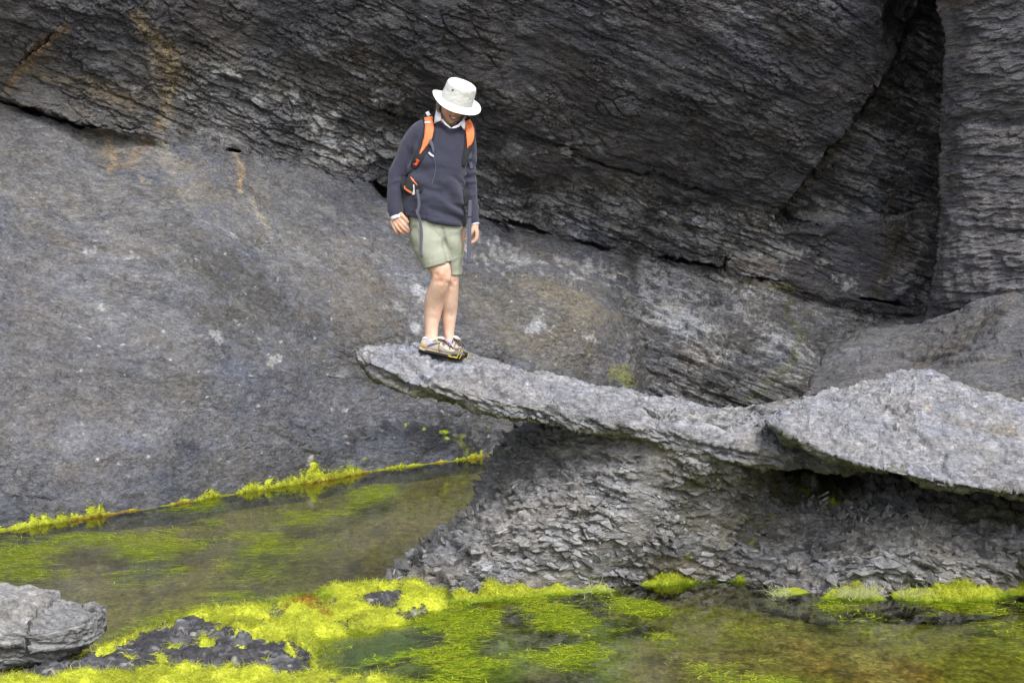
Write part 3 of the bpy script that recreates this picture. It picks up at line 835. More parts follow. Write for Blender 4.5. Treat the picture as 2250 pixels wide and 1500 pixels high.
# ================================================================== stone ledge on its crumbling pedestal
outcrop = empty('rock_outcrop', (1.2, 12.6, 0.0), 'mushroom shaped rock outcrop with an overhanging ledge that the hiker stands on', 'rock')
def under_outcrop(o):
    o.parent = outcrop
    o.matrix_parent_inverse = Matrix.Translation(-Vector(outcrop.location))
    return o

def slab_mesh(tab, nst, ring, seed, amp_f, name, colf, ctlv, mat, dip):
    """tab: px, y_crest, y_front, y_bottom, Yback, Ycrest, Yfront, Ybottom - a long slab built from cross-sections"""
    t = np.array(tab, float)
    s = np.linspace(t[0, 0], t[-1, 0], nst)
    # denser near the tip
    s = t[0, 0] + (t[-1, 0] - t[0, 0]) * (np.linspace(0, 1, nst) ** 1.15)
    V = [smooth_interp(s, t, c) for c in range(1, 8)]
    yc, yf, yb, Yk, Yc, Yf, Yb = V
    crest = px2w(s, yc, Yc)
    front = px2w(s, yf, Yf)
    bot = px2w(s, yb, Yb)
    backt = px2w(s, yc, Yk)
    backt[:, 2] = crest[:, 2] - 0.10 * np.clip((Yk - Yc) / 0.3, 0, 1)
    backb = backt.copy()
    backb[:, 2] = bot[:, 2] - 0.02
    mid = 0.5 * (crest + front)
    mid[:, 2] += 0.20 * (crest[:, 2] - front[:, 2])
    lip = front * 0.72 + bot * 0.28
    lip = front * 0.5 + bot * 0.5
    lip[:, 1] = front[:, 1] - 0.004
    under = bot.copy(); under[:, 1] = bot[:, 1] * 0.55 + Yk * 0.45; under[:, 2] += 0.004
    keys = np.stack([backb, 0.5 * (backb + backt), backt, 0.5 * (backt + crest) + np.array([0, 0, .015]), crest, mid, front, lip, bot, under], 1)
    k = keys.shape[1]
    kc = np.concatenate([keys[:, -2:], keys, keys[:, :3]], 1)
    seg = np.linalg.norm(np.diff(np.concatenate([keys, keys[:, :1]], 1), axis=1), axis=2).mean(0)
    cum = np.concatenate([[0], np.cumsum(seg)])
    u = np.linspace(0, cum[-1], ring, endpoint=False)
    R = np.zeros((nst, ring, 3))
    for j, uu in enumerate(u):
        i = min(np.searchsorted(cum, uu, side='right') - 1, k - 1)
        f = (uu - cum[i]) / seg[i]
        p0, p1, p2, p3 = kc[:, i + 1], kc[:, i + 2], kc[:, i + 3], kc[:, i + 4]
        tt = 0.35
        m1, m2 = (p2 - p0) * tt, (p3 - p1) * tt
        R[:, j] = (2 * f**3 - 3 * f**2 + 1) * p1 + (f**3 - 2 * f**2 + f) * m1 + (-2 * f**3 + 3 * f**2) * p2 + (f**3 - f**2) * m2
    cen = R.mean(1, keepdims=True)
    Nn = grid_normals(R, True)
    if ((R - cen) * Nn).sum() < 0:
        Nn = -Nn
    Bq = bedf(R, dip)
    ta = math.radians(22)
    Bq = np.stack([Bq[..., 0], Bq[..., 1] * math.cos(ta) + Bq[..., 2] * math.sin(ta), -Bq[..., 1] * math.sin(ta) + Bq[..., 2] * math.cos(ta)], -1)
    cmk = sstep(-0.1, 0.2, fbm(R, 3.0, 3, seed=seed + 12))
    fb, rb, eb = flakes(Bq, (0.26, 0.24, 0.06), 0.016, 0.5, seed, 0.5)
    fm, rm, em = flakes(Bq, (0.10, 0.10, 0.026), 0.010, 0.6, seed + 1, 0.6)
    fs, rs, _ = flakes(Bq, (0.045, 0.05, 0.014), 0.006, 0.6, seed + 2, 0.6)
    ft, rt, _ = flakes(Bq, (0.55, 0.45, 0.045), 0.020, 0.35, seed + 9, 0.5)
    hh = amp_f * (0.9 * ft + 0.05 * fbm(R, 1.5, 4, seed=seed + 3) + 0.026 * fbm(Bq, (4, 4, 9), 5, 0.55, seed=seed + 4) + 1.0 * fb + 0.9 * fm + 0.8 * fs - 0.016 * eb ** 2 * cmk - 0.010 * em ** 2 * (1 - 0.5 * cmk) + 0.005 * fbm(R, 26, 3, 0.6, seed=seed + 7))
    tip = np.minimum(1, np.arange(nst) / 14.0)[:, None]
    R2 = R + Nn * (hh * (0.35 + 0.65 * tip))[..., None]
    ppx, ppy = w2px(R2)
    nq = fbm(R2, 6.0, 4, 0.6, seed=seed + 5)
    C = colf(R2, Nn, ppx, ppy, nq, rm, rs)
    # close the ends
    n, m = R2.shape[:2]
    VV = np.concatenate([R2.reshape(-1, 3), R2[0].mean(0)[None], R2[-1].mean(0)[None]])
    F = grid_faces(n, m, True)
    if np.dot(np.cross(R[5, 1] - R[5, 0], R[6, 0] - R[5, 0]), Nn[5, 0]) < 0:
        F = F[:, ::-1]
    j = np.arange(m)
    capA = np.stack([j, (j + 1) % m, np.full(m, n * m), np.full(m, n * m)], -1)[:, :3]
    me = bpy.data.meshes.new(name)
    faces = [tuple(f) for f in capA] + [tuple(f) for f in np.stack([(n - 1) * m + j, (n - 1) * m + (j + 1) % m, np.full(m, n * m + 1)], -1)]
    me.from_pydata(VV.tolist(), [], F.tolist() + [tuple(int(x) for x in f) for f in faces])
    me.polygons.foreach_set('use_smooth', np.ones(len(me.polygons), bool))
    Cc = np.concatenate([C.reshape(-1, 3), C[0].mean(0)[None], C[-1].mean(0)[None]])
    add_color(me, 'tint', np.clip(Cc, 0.01, 0.6))
    add_color(me, 'ctl', np.tile(np.array(ctlv), (len(VV), 1)))
    return under_outcrop(new_obj(name, me, mat)), R2, Nn

def ledge_col(R, N, ppx, ppy, nq, rm, rs):
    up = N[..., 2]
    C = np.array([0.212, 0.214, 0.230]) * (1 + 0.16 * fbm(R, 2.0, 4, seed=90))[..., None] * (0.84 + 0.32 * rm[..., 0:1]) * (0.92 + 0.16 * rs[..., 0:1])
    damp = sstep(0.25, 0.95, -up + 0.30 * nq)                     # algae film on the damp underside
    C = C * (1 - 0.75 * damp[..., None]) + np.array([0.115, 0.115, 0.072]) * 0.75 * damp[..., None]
    for a in [(2040, 895, 7, 4, 0, (0.45, 0.30, 0.12), .9), (2222, 940, 6, 3, 0, (0.4, 0.3, 0.14), .8), (2100, 925, 60, 14, 20, (0.15, 0.13, 0.11), .6), (2200, 945, 40, 14, 20, (0.14, 0.125, 0.11), .6)]:
        C = paint(C, ppx, ppy, *a, nq)
    return C
M_ledge = rock_material('ledge_rock', stretch=2.6, crack=0.6, fine=1.0, bumpd=0.02, rough=0.78, speck=0.4)
ledge_tab = [  # px, crest y, front y, bottom y, Y back, crest, front, bottom
 (783, 774, 780, 786, 12.62, 12.58, 12.54, 12.590), (800, 766, 788, 804, 12.74, 12.62, 12.44, 12.490), (830, 762, 800, 832, 12.84, 12.66, 12.36, 12.410), (880, 763, 820, 856, 12.92, 12.68, 12.32, 12.370), (940, 767, 836, 872, 12.98, 12.70, 12.29, 12.340),
 (1000, 776, 850, 892, 13.0, 12.72, 12.27, 12.320), (1060, 789, 864, 908, 13.05, 12.74, 12.25, 12.300), (1150, 808, 884, 926, 13.1, 12.76, 12.23, 12.280),
 (1250, 828, 904, 940, 13.15, 12.78, 12.22, 12.270), (1350, 850, 924, 956, 13.2, 12.8, 12.22, 12.270), (1450, 872, 936, 980, 13.2, 12.8, 12.24, 12.290),
 (1550, 890, 955, 1005, 13.2, 12.8, 12.28, 12.330), (1650, 908, 978, 1020, 13.2, 12.8, 12.36, 12.410), (1760, 925, 995, 1035, 13.2, 12.85, 12.44, 12.490), (1900, 950, 1010, 1040, 13.2, 12.9, 12.5, 12.550)]
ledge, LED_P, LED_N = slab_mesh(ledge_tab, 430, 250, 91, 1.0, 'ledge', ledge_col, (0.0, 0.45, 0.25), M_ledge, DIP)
cap_tab = [
 (1683, 920, 926.0, 928.7, 12.6, 12.5, 12.3, 12.390), (1705, 908, 934.0, 943.0, 12.9, 12.6, 12.1, 12.190), (1760, 884, 964.0, 976.6, 13.3, 12.8, 12.0, 12.090), (1850, 856, 1000.0, 1010.8, 13.6, 13.05, 11.92, 12.010), (1920, 838, 1019.4, 1030.2, 13.8, 13.2, 11.88, 11.970),
 (1985, 822, 1031.5, 1044.0, 13.9, 13.3, 11.84, 11.930), (2040, 822, 1041.8, 1058.0, 13.9, 13.3, 11.82, 11.910), (2120, 846, 1055.4, 1076.1, 13.9, 13.2, 11.8, 11.890), (2250, 894, 1073.5, 1099.6, 13.8, 13.1, 11.8, 11.890), (2400, 950, 1095.0, 1126.5, 13.7, 13.0, 11.8, 11.890), (2650, 1030, 1147.5, 1188.0, 13.6, 12.9, 11.8, 11.890)]
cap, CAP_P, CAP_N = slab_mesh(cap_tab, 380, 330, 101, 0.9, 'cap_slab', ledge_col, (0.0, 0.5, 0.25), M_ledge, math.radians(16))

# ------------------------------------------------------------------ pedestal
pp = np.array([(1180,925,12.95),(1300,930,12.6),(1400,945,12.38),(1500,985,12.30),(1600,1015,12.42),(1700,1015,12.75),(1840,1040,13.35),(2000,1070,12.85),(2150,1110,12.7),(2300,1140,12.7),
 (1110,1000,12.9),(1250,1000,12.6),(1080,1060,12.85),(1250,1060,12.45),(1400,1060,12.36),(1550,1080,12.52),(1700,1100,12.92),(1800,1115,12.85),(2000,1140,12.3),(2250,1190,12.2),
 (860,1288,12.5),(1000,1306,12.24),(1200,1302,12.3),(1420,1283,12.62),(1640,1280,12.7),(1750,1302,12.3),(1830,1308,12.2),(2000,1308,12.2),(2250,1292,12.46),
 (940,1225,12.75),(1050,1150,12.62),(1200,1200,12.30),(1400,1200,12.40),(1600,1200,12.62),(1700,1220,12.6),(1900,1220,12.18),(2100,1230,12.16),(2600,1290,12.5),(2600,1200,12.3),
 (1000,1420,11.9),(1400,1420,12.2),(1800,1420,11.9),(2250,1420,12.1),(1680,1160,12.85),(1740,1060,13.3)], float)
pw = px2w(pp[:, 0], pp[:, 1], pp[:, 2])
zs = np.arange(-0.22, 1.10, 0.0085)
# left silhouette of the rock at each height
sil = np.array([(828,1278,12.75),(850,1262,12.9),(900,1218,12.95),(960,1170,13.0),(1010,1132,13.0),(1036,1100,13.0),(1060,1060,13.0),(1085,1000,13.05),(1120,960,13.1),(1172,926,13.2),(1200,900,13.2)], float)
sw = px2w(sil[:, 0], sil[:, 1], sil[:, 2])
o = np.argsort(sw[:, 2])
xl = np.interp(zs, sw[o, 2], sw[o, 0])
xl = np.where(zs < sw[o[0], 2], sw[o[0], 0] - (sw[o[0], 2] - zs) * 0.9, xl)
U = np.concatenate([np.linspace(-1, 0, 90)[:-1], np.linspace(0, 1, 540)])
Zg, Ug = np.meshgrid(zs, U, indexing='ij')
XL = xl[:, None] + 0.03 * fbm(np.stack([Zg * 0, Zg * 0, Zg], -1), 3.0, 4, seed=111)
face = np.clip(Ug, 0, 1)
sidew = np.clip(-Ug, 0, 1)
Xg = XL + face * (4.3 - XL) + 0.5 * sidew
Yfr = tps(pw[:, [0, 2]], pw[:, 1], np.stack([np.clip(Xg, XL + 0.0, 9), Zg], -1), smooth=0.01)
ramp_ = np.clip((Xg - XL) / 0.30, 0, 1)
Yg = Yfr + 0.30 * (1 - np.sqrt(np.clip(1 - (1 - ramp_) ** 2, 0, 1))) + 2.2 * sidew
P4 = np.stack([Xg, Yg, Zg], -1)
p4x, p4y = w2px(P4)
# the black hollow under the cap slab, a channel of smoother rock
hol = 1 - sstep(0.45, 1.0, np.hypot((p4x - 1850) / 66, (p4y - 1052) / 30))
P4[..., 1] += 0.8 * hol
hol2 = 1 - sstep(0.4, 1.0, np.hypot((p4x - 1780) / 70, (p4y - 1035) / 26))
P4[..., 1] += 0.35 * hol2
N4 = grid_normals(P4)
N4 = np.where((N4[..., 1:2] > 0.3), -N4, N4)
dchan, _, _ = seg_dist(p4x, p4y, [(1440, 990), (1430, 1080), (1400, 1160), (1300, 1250), (1200, 1300)])
smoothch = 1 - sstep(18, 55, dchan)
dval, _, _ = seg_dist(p4x, p4y, [(1520, 1100), (1560, 1170), (1480, 1240)])
smoothch = np.maximum(smoothch, 0.8 * (1 - sstep(25, 75, dval)))
B4 = bedf(P4, math.radians(15))
g1, q1, e1 = flakes(B4, (0.19, 0.20, 0.07), 0.026, 0.9, 112, 0.5)
g2, q2, e2 = flakes(B4, (0.085, 0.09, 0.032), 0.016, 1.0, 113, 0.6)
g3, q3, e3 = flakes(B4, (0.04, 0.045, 0.016), 0.008, 1.0, 114, 0.6)
rough_k = 1 - 0.8 * smoothch
hh = 0.06 * fbm(P4, 1.6, 4, seed=115) + 0.02 * fbm(B4, (5, 5, 10), 4, seed=116) + rough_k * (g1 + g2 + g3)
P4 = P4 + N4 * hh[..., None]
nS4 = fbm(P4, 5.0, 4, 0.6, seed=117)
nM = fbm(P4, 1.3, 4, seed=118)
C4 = np.array([0.178, 0.176, 0.180]) * (1 + 0.2 * nM)[..., None] * (0.82 + 0.36 * q2[..., 0:1]) * (0.92 + 0.16 * q1[..., 1:2])
C4 = C4 * (1 - 0.5 * smoothch[..., None]) + np.array([0.128, 0.120, 0.108]) * 0.5 * smoothch[..., None]
C4 = C4 * (1 + 0.22 * (1 - sstep(1000, 1090, p4y)) * sstep(1250, 1350, p4x) * (1 - sstep(1600, 1700, p4x)))[..., None]
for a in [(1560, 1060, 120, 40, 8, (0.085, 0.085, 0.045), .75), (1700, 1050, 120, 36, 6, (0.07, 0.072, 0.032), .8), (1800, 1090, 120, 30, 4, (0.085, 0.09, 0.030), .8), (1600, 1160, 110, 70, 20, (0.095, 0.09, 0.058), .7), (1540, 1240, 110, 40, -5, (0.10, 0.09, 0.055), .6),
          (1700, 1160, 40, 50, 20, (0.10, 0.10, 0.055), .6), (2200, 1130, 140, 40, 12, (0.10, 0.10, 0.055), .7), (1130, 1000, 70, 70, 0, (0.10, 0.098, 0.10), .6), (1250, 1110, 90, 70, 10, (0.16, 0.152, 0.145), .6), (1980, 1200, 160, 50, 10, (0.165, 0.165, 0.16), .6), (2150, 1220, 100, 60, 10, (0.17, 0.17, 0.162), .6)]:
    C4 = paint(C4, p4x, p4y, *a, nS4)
for a in [(1830, 1106, 22, 7, 5), (1772, 1078, 12, 8, 0), (1640, 1136, 8, 5, 0), (1690, 1140, 10, 6, 0), (1868, 1090, 16, 4, -10), (1625, 1135, 6, 8, 0), (1510, 1216, 6, 12, 10), (1660, 1205, 6, 9, 20), (1655, 1190, 5, 6, 0), (1606, 1214, 6, 4, 0), (1700, 1207, 6, 3, 0), (2137, 1253, 8, 6, 0), (2125, 1265, 7, 5, 0)]:
    C4 = paint(C4, p4x, p4y, *a, (0.24, 0.30, 0.012), .85, nS4)
low = 1 - sstep(0.02, 0.16, P4[..., 2] + 0.08 * nS4)
C4 = C4 * (1 - 0.45 * low[..., None]) + np.array([0.105, 0.09, 0.065]) * 0.45 * low[..., None]
M_ped = rock_material('pedestal_shale', dip=math.radians(15), stretch=2.6, crack=0.9, fine=1.0, bumpd=0.014, rough=0.7, speck=0.25)
me = mesh_np('pedestal', P4.reshape(-1, 3), grid_faces(len(zs), len(U)))
add_color(me, 'tint', np.clip(C4, 0.01, 0.5))
add_color(me, 'ctl', np.stack([0.35 * low + 0.1, 0.6 * rough_k, 0.25 * rough_k], -1))
under_outcrop(new_obj('pedestal', me, M_ped))

# ------------------------------------------------------------------ loose plates of shale standing out of the pedestal
def plate_mesh(name, seed, sub=True):
    r = np.random.default_rng(seed)
    n = r.integers(5, 8)
    ang = np.sort(r.uniform(0, 2 * math.pi, n))
    rad = r.uniform(0.36, 0.56, n)
    pts = [(rad[i] * math.cos(ang[i]), rad[i] * 0.62 * math.sin(ang[i])) for i in range(n)]
    bm = bmesh.new()
    for x, y in pts:
        bm.verts.new((x, y, r.uniform(0.04, 0.11)))
        bm.verts.new((x * r.uniform(.8, .98), y * r.uniform(.75, .98), -r.uniform(0.05, 0.12)))
    bm.verts.new((r.uniform(-.15, .15), r.uniform(-.08, .08), r.uniform(0.10, 0.15)))
    res = bmesh.ops.convex_hull(bm, input=bm.verts)
    junk = [g for g in res['geom_interior'] if isinstance(g, bmesh.types.BMVert)]
    if junk:
        bmesh.ops.delete(bm, geom=junk, context='VERTS')
    me = bpy.data.meshes.new(name)
    bm.to_mesh(me)
    bm.free()
    return me
def plate_material():
    t = NT('shale_plate')
    co = t.coords()
    oi = t.n('ShaderNodeObjectInfo')
    n = t.noise(t.mapping(co, scale=(1, 1, 5)), 5.0, 6, 0.68)
    c = t.ramp(n.outputs['Fac'], [(0.28, (0.105, 0.104, 0.107)), (0.5, (0.172, 0.170, 0.173)), (0.75, (0.26, 0.258, 0.26))])
    v = t.math('MULTIPLY_ADD', oi.outputs['Random'], 0.5, 0.70)
    c = t.mix(1.0, c, v, 'MULTIPLY')
    b = t.bsdf(Base_Color=c, Roughness=0.7, Specular_IOR_Level=0.4)
    bn = t.n('ShaderNodeBump', Strength=0.9, Distance=0.06)
    t.set(bn.inputs['Height'], t.noise(t.mapping(co, scale=(1, 1, 5)), 9.0, 6, 0.7).outputs['Fac'])
    t.set(b.inputs['Normal'], bn.outputs[0])
    return t.m
M_plate = plate_material()
plates = [plate_mesh('stone_flake', 500 + i) for i in range(14)]
for p in plates:
    p.materials.append(M_plate)
dens = rough_k * (Ug > 0.01) * (Zg > 0.0)
vis = (p4x > 830) & (p4x < 2300) & (p4y > 965) & ~((p4x > 1690) & (p4y < 1085 + 0.13 * (p4x - 1690)))
dens = dens * vis * (1 - hol) * (1 - 0.75 * (1 - sstep(0.4, 1.0, np.hypot((p4x - 1640) / 160, (p4y - 1120) / 90))))
dens = dens * (0.35 + 0.65 * sstep(1010, 1120, p4y))
pr = dens.ravel() / dens.sum()
NPL = 3200
pick = rng.choice(dens.size, NPL, replace=False, p=pr)
pf = P4.reshape(-1, 3)[pick]
nf = N4.reshape(-1, 3)[pick]
py_f = p4y.ravel()[pick]
size = (0.034 + 0.068 * rng.random(NPL) ** 2.6) * (0.65 + 0.65 * sstep(1020, 1260, py_f))
order = np.argsort(-size)
stuffV, stuffF, base = [], [], 0
keep = []
for rank, i in enumerate(order):
    nrm = Vector(nf[i]) * 0.95 + Vector((rng.normal(0.12, .14), rng.normal(-.12, .16), 0.62 + rng.normal(0, .12)))
    nrm.normalize()
    ax = Vector((math.cos(math.radians(15)), rng.normal(0, .35), -math.sin(math.radians(15)) + rng.normal(0, .16)))
    ax = (ax - nrm * ax.dot(nrm)).normalized()
    ay = nrm.cross(ax)
    s = size[i]
    sc = Vector((s * rng.uniform(1.0, 1.7), s * rng.uniform(.9, 1.4), s * rng.uniform(.9, 1.6)))
    rot = Matrix((ax, ay, nrm)).transposed().to_4x4()
    mtx = Matrix.Translation(Vector(pf[i]) + Vector(nf[i]) * s * rng.uniform(-.38, -.08)) @ rot @ Matrix.Diagonal(sc.to_4d())
    pm = plates[rng.integers(len(plates))]
    if rank < 290:
        ob = bpy.data.objects.new('stone_flake', pm)
        COL.objects.link(ob)
        ob.parent = outcrop
        ob.matrix_parent_inverse = Matrix.Translation(-Vector(outcrop.location))
        ob.matrix_world = mtx
        ob.matrix_basis = mtx
    else:
        vv = np.array([mtx @ v.co for v in pm.vertices])
        tris = [[a + base for a in f.vertices] for f in pm.polygons]
        stuffV.append(vv)
        stuffF += tris
        base += len(vv)
me = bpy.data.meshes.new('shale_flakes')
me.from_pydata(np.concatenate(stuffV).tolist(), [], stuffF)
M_plate_w = rock_material('shale_flakes_rock', dip=math.radians(15), stretch=2.2, crack=0.3, fine=1.0, bumpd=0.006, rough=0.7, speck=0.1)
V = np.concatenate(stuffV)
cc = []
for vv in stuffV:
    cc.append(np.tile(np.array([0.175, 0.173, 0.177]) * rng.uniform(.68, 1.3), (len(vv), 1)))
add_color(me, 'tint', np.concatenate(cc))
add_color(me, 'ctl', np.tile(np.array([0.1, 0.2, 0.1]), (len(V), 1)))
under_outcrop(new_obj('shale_flakes', me, M_plate_w, kind='stuff'))
# ================================================================== pools, bed, shore rock, algae
def strands(name, base, direc, up, length, width, curl, col, segs=3, seed=1, mat=None, sag=0.0):
    """ribbons: base (n,3), direc (n,3) along, up (n,3) ribbon side axis"""
    r = np.random.default_rng(seed)
    n = len(base)
    d = direc / (np.linalg.norm(direc, axis=1, keepdims=True) + 1e-9)
    side = np.cross(d, up)
    side /= np.linalg.norm(side, axis=1, keepdims=True) + 1e-9
    V = np.zeros((n, segs + 1, 2, 3))
    ph = r.uniform(0, 6.28, n)
    fr = r.uniform(1.5, 4.0, n)
    for k in range(segs + 1):
        t = k / segs
        c = base + d * (length * t)[:, None] + side * (curl * np.sin(ph + fr * t))[:, None] - up * (sag * length * t * t)[:, None]
        wd = width * (1 - 0.75 * t) if segs > 1 else width
        V[:, k, 0] = c - side * wd[:, None] / 2
        V[:, k, 1] = c + side * wd[:, None] / 2
    i = np.arange(n)[:, None] * (segs + 1) * 2
    k = np.arange(segs)[None] * 2
    a = i + k
    F = np.stack([a, a + 1, a + 3, a + 2], -1).reshape(-1, 4)
    me = mesh_np(name, V.reshape(-1, 3), F, True)
    add_color(me, 'tint', np.repeat(col, (segs + 1) * 2, axis=0))
    if mat: me.materials.append(mat)
    return me

def algae_mat(name, transl=0.35, rough=0.45):
    t = NT(name)
    a = t.attr('tint')
    n = t.noise(t.coords(), 90.0, 3, 0.6)
    c = t.mix(1.0, a.outputs['Color'], t.ramp(n.outputs['Fac'], [(0.3, 0.75), (0.7, 1.25)]), 'MULTIPLY')
    b = t.n('ShaderNodeBsdfPrincipled', Roughness=rough)
    t.set(b.inputs['Base Color'], c)
    b.inputs['Specular IOR Level'].default_value = 0.3
    bn = t.n('ShaderNodeBump', Strength=0.8, Distance=0.025)
    t.set(bn.inputs['Height'], t.noise(t.coords(), 45.0, 6, 0.7).outputs['Fac'])
    t.set(b.inputs['Normal'], bn.outputs[0])
    tr = t.n('ShaderNodeBsdfTranslucent')
    t.set(tr.inputs['Color'], c)
    mx_ = t.n('ShaderNodeMixShader')
    mx_.inputs[0].default_value = transl
    t.t.links.new(b.outputs[0], mx_.inputs[1])
    t.t.links.new(tr.outputs[0], mx_.inputs[2])
    t.t.links.new(mx_.outputs[0], t.out.inputs['Surface'])
    return t.m
M_alg = algae_mat('algae_strands')
M_algd = algae_mat('algae_cushion', 0.15)

# ------------------------------------------------------------------ ground far and wide, and the bed of the pools
def plain_ground():
    me = bpy.data.meshes.new('shore')
    s = 400
    me.from_pydata([(-s, -s, -0.9), (s, -s, -0.9), (s, 60, -0.9), (-s, 60, -0.9)], [], [(0, 1, 2, 3)])
    return me
M_shore = simple_mat('shore_ground', (0.27, 0.265, 0.255), 0.9, 0.25, 2.0)
new_obj('shore', plain_ground(), M_shore, kind='structure')
me = bpy.data.meshes.new('bank')                                  # dry rocky shore round the photographer
gbx = np.linspace(-9, 9, 120)
gby = np.linspace(-12, 8.6, 130)
Yq, Xq = np.meshgrid(gby, gbx, indexing='ij')
Zq = -0.35 + 0.75 * (1 - sstep(3.5, 8.2, Yq + 0.4 * perlin(np.stack([Xq, Yq, 0 * Xq], -1) * 0.6, 5))) + 0.12 * fbm(np.stack([Xq, Yq, 0 * Xq], -1), 0.8, 5, seed=201)
me = mesh_np('bank', np.stack([Xq, Yq, Zq], -1).reshape(-1, 3), grid_faces(len(gby), len(gbx)))
add_color(me, 'tint', np.full((Xq.size, 3), 0.36))
add_color(me, 'ctl', np.full((Xq.size, 3), 0.2))
new_obj('bank', me, rock_material('bank_rock', stretch=1.5), kind='structure')

bx = axis(-7.0, -4.2, 4.2, 9.0, 0.03, 0.25)
by = axis(6.5, 9.2, 21.5, 25.0, 0.04, 0.25)
Yq, Xq = np.meshgrid(by, bx, indexing='ij')
G = np.stack([Xq, Yq, 0 * Xq], -1)
Zb = -0.15 + 0.05 * fbm(G, (0.7, 0.4, 1), 4, seed=210) + 0.02 * fbm(G, (4, 2, 1), 4, seed=211)
Pb = np.stack([Xq, Yq, Zb], -1)
bpx, bpy_ = w2px(np.stack([Xq, Yq, 0 * Xq], -1))
right = sstep(700, 900, bpx) * sstep(1265, 1300, bpy_)
nb = fbm(G, (1.6, 0.5, 1), 5, 0.6, seed=212)
nc = fbm(G, (0.9, 0.3, 1), 4, 0.6, seed=213)
Cb = np.array([0.165, 0.135, 0.070]) * np.ones(Xq.shape + (3,)) * (1 + 0.5 * nb)[..., None]
olive = sstep(-0.25, 0.2, nc) * (0.65 + 0.35 * right)
Cb = Cb * (1 - 0.7 * olive[..., None]) + np.array([0.165, 0.185, 0.010]) * 0.7 * olive[..., None]
tanm = right * sstep(0.05, 0.4, -nc) * sstep(1400, 1900, bpx + 200 * nb)
Cb = Cb * (1 - 0.8 * tanm[..., None]) + np.array([0.34, 0.29, 0.15]) * 0.8 * tanm[..., None]
red = right * sstep(0.1, 0.4, fbm(G, (1.2, 0.5, 1), 4, 0.6, seed=216))
Cb = Cb * (1 - 0.6 * red[..., None]) + np.array([0.17, 0.095, 0.030]) * 0.6 * red[..., None]
dk = (1 - sstep(0.3, 1, np.hypot((bpx - 950) / 160, (bpy_ - 1180) / 50)))  # dark reflection of the pedestal, painted into the bed colour
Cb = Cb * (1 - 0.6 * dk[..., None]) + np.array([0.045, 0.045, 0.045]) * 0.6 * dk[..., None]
rk = sstep(0.28, 0.42, fbm(G, (2.2, 0.9, 1), 4, 0.6, seed=214))
Cb = Cb * (1 - 0.7 * rk[..., None]) + np.array([0.06, 0.058, 0.055]) * 0.7 * rk[..., None]
gm = in_poly(bpx + 60 * nb, bpy_ + 20 * nc, [(740, 1370), (1000, 1320), (1330, 1300), (1480, 1330), (1520, 1420), (1440, 1530), (900, 1530), (720, 1450)]) * sstep(-.2, .2, nb)
Cb = Cb * (1 - 0.7 * gm[..., None]) + np.array([0.085, 0.155, 0.006]) * 0.7 * gm[..., None]
def bed_mat():
    t = NT('pool_bed')
    a = t.attr('tint')
    co = t.coords()
    n = t.noise(t.mapping(co, scale=(1, 0.4, 1)), 14.0, 7, 0.7, 0.5)
    n2 = t.noise(t.mapping(co, scale=(1, 0.5, 1)), 40.0, 4, 0.6)
    c = t.mix(1.0, a.outputs['Color'], t.ramp(n.outputs['Fac'], [(0.36, 0.38), (0.47, 0.95), (0.56, 1.15), (0.66, 1.9)]), 'MULTIPLY')
    c = t.mix(1.0, c, t.ramp(n2.outputs['Fac'], [(0.36, 0.6), (0.64, 1.5)]), 'MULTIPLY')
    t.bsdf(Base_Color=c, Roughness=0.9)
    return t.m
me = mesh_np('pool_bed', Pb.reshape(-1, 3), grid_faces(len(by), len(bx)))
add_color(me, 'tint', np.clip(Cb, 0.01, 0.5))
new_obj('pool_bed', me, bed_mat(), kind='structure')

# ------------------------------------------------------------------ water
def water_mat():
    t = NT('pool_water')
    co = t.coords()
    n = t.noise(t.mapping(co, scale=(1.0, 0.55, 1)), 7.0, 4, 0.55, 0.6)
    n2 = t.noise(t.mapping(co, scale=(1.0, 0.6, 1)), 24.0, 3, 0.5)
    h = t.math('MULTIPLY_ADD', n2.outputs['Fac'], 0.25, n.outputs['Fac'])
    bn = t.n('ShaderNodeBump', Strength=0.07, Distance=0.02)
    t.set(bn.inputs['Height'], h)
    fr = t.n('ShaderNodeFresnel', IOR=1.33)
    t.set(fr.inputs['Normal'], bn.outputs[0])
    tr = t.n('ShaderNodeBsdfTransparent')
    tr.inputs[0].default_value = (0.92, 0.95, 0.66, 1)
    gl = t.n('ShaderNodeBsdfGlossy', Roughness=0.004)
    t.set(gl.inputs['Normal'], bn.outputs[0])
    m = t.n('ShaderNodeMixShader')
    t.set(m.inputs[0], fr.outputs[0])
    t.t.links.new(tr.outputs[0], m.inputs[1])
    t.t.links.new(gl.outputs[0], m.inputs[2])
    t.t.links.new(m.outputs[0], t.out.inputs['Surface'])
    return t.m
me = bpy.data.meshes.new('water')
me.from_pydata([(-7, 6.4, 0), (9, 6.4, 0), (9, 25, 0), (-7, 25, 0)], [], [(0, 1, 2, 3)])
new_obj('water', me, water_mat(), kind='structure', label='still shallow water of the two rock pools')

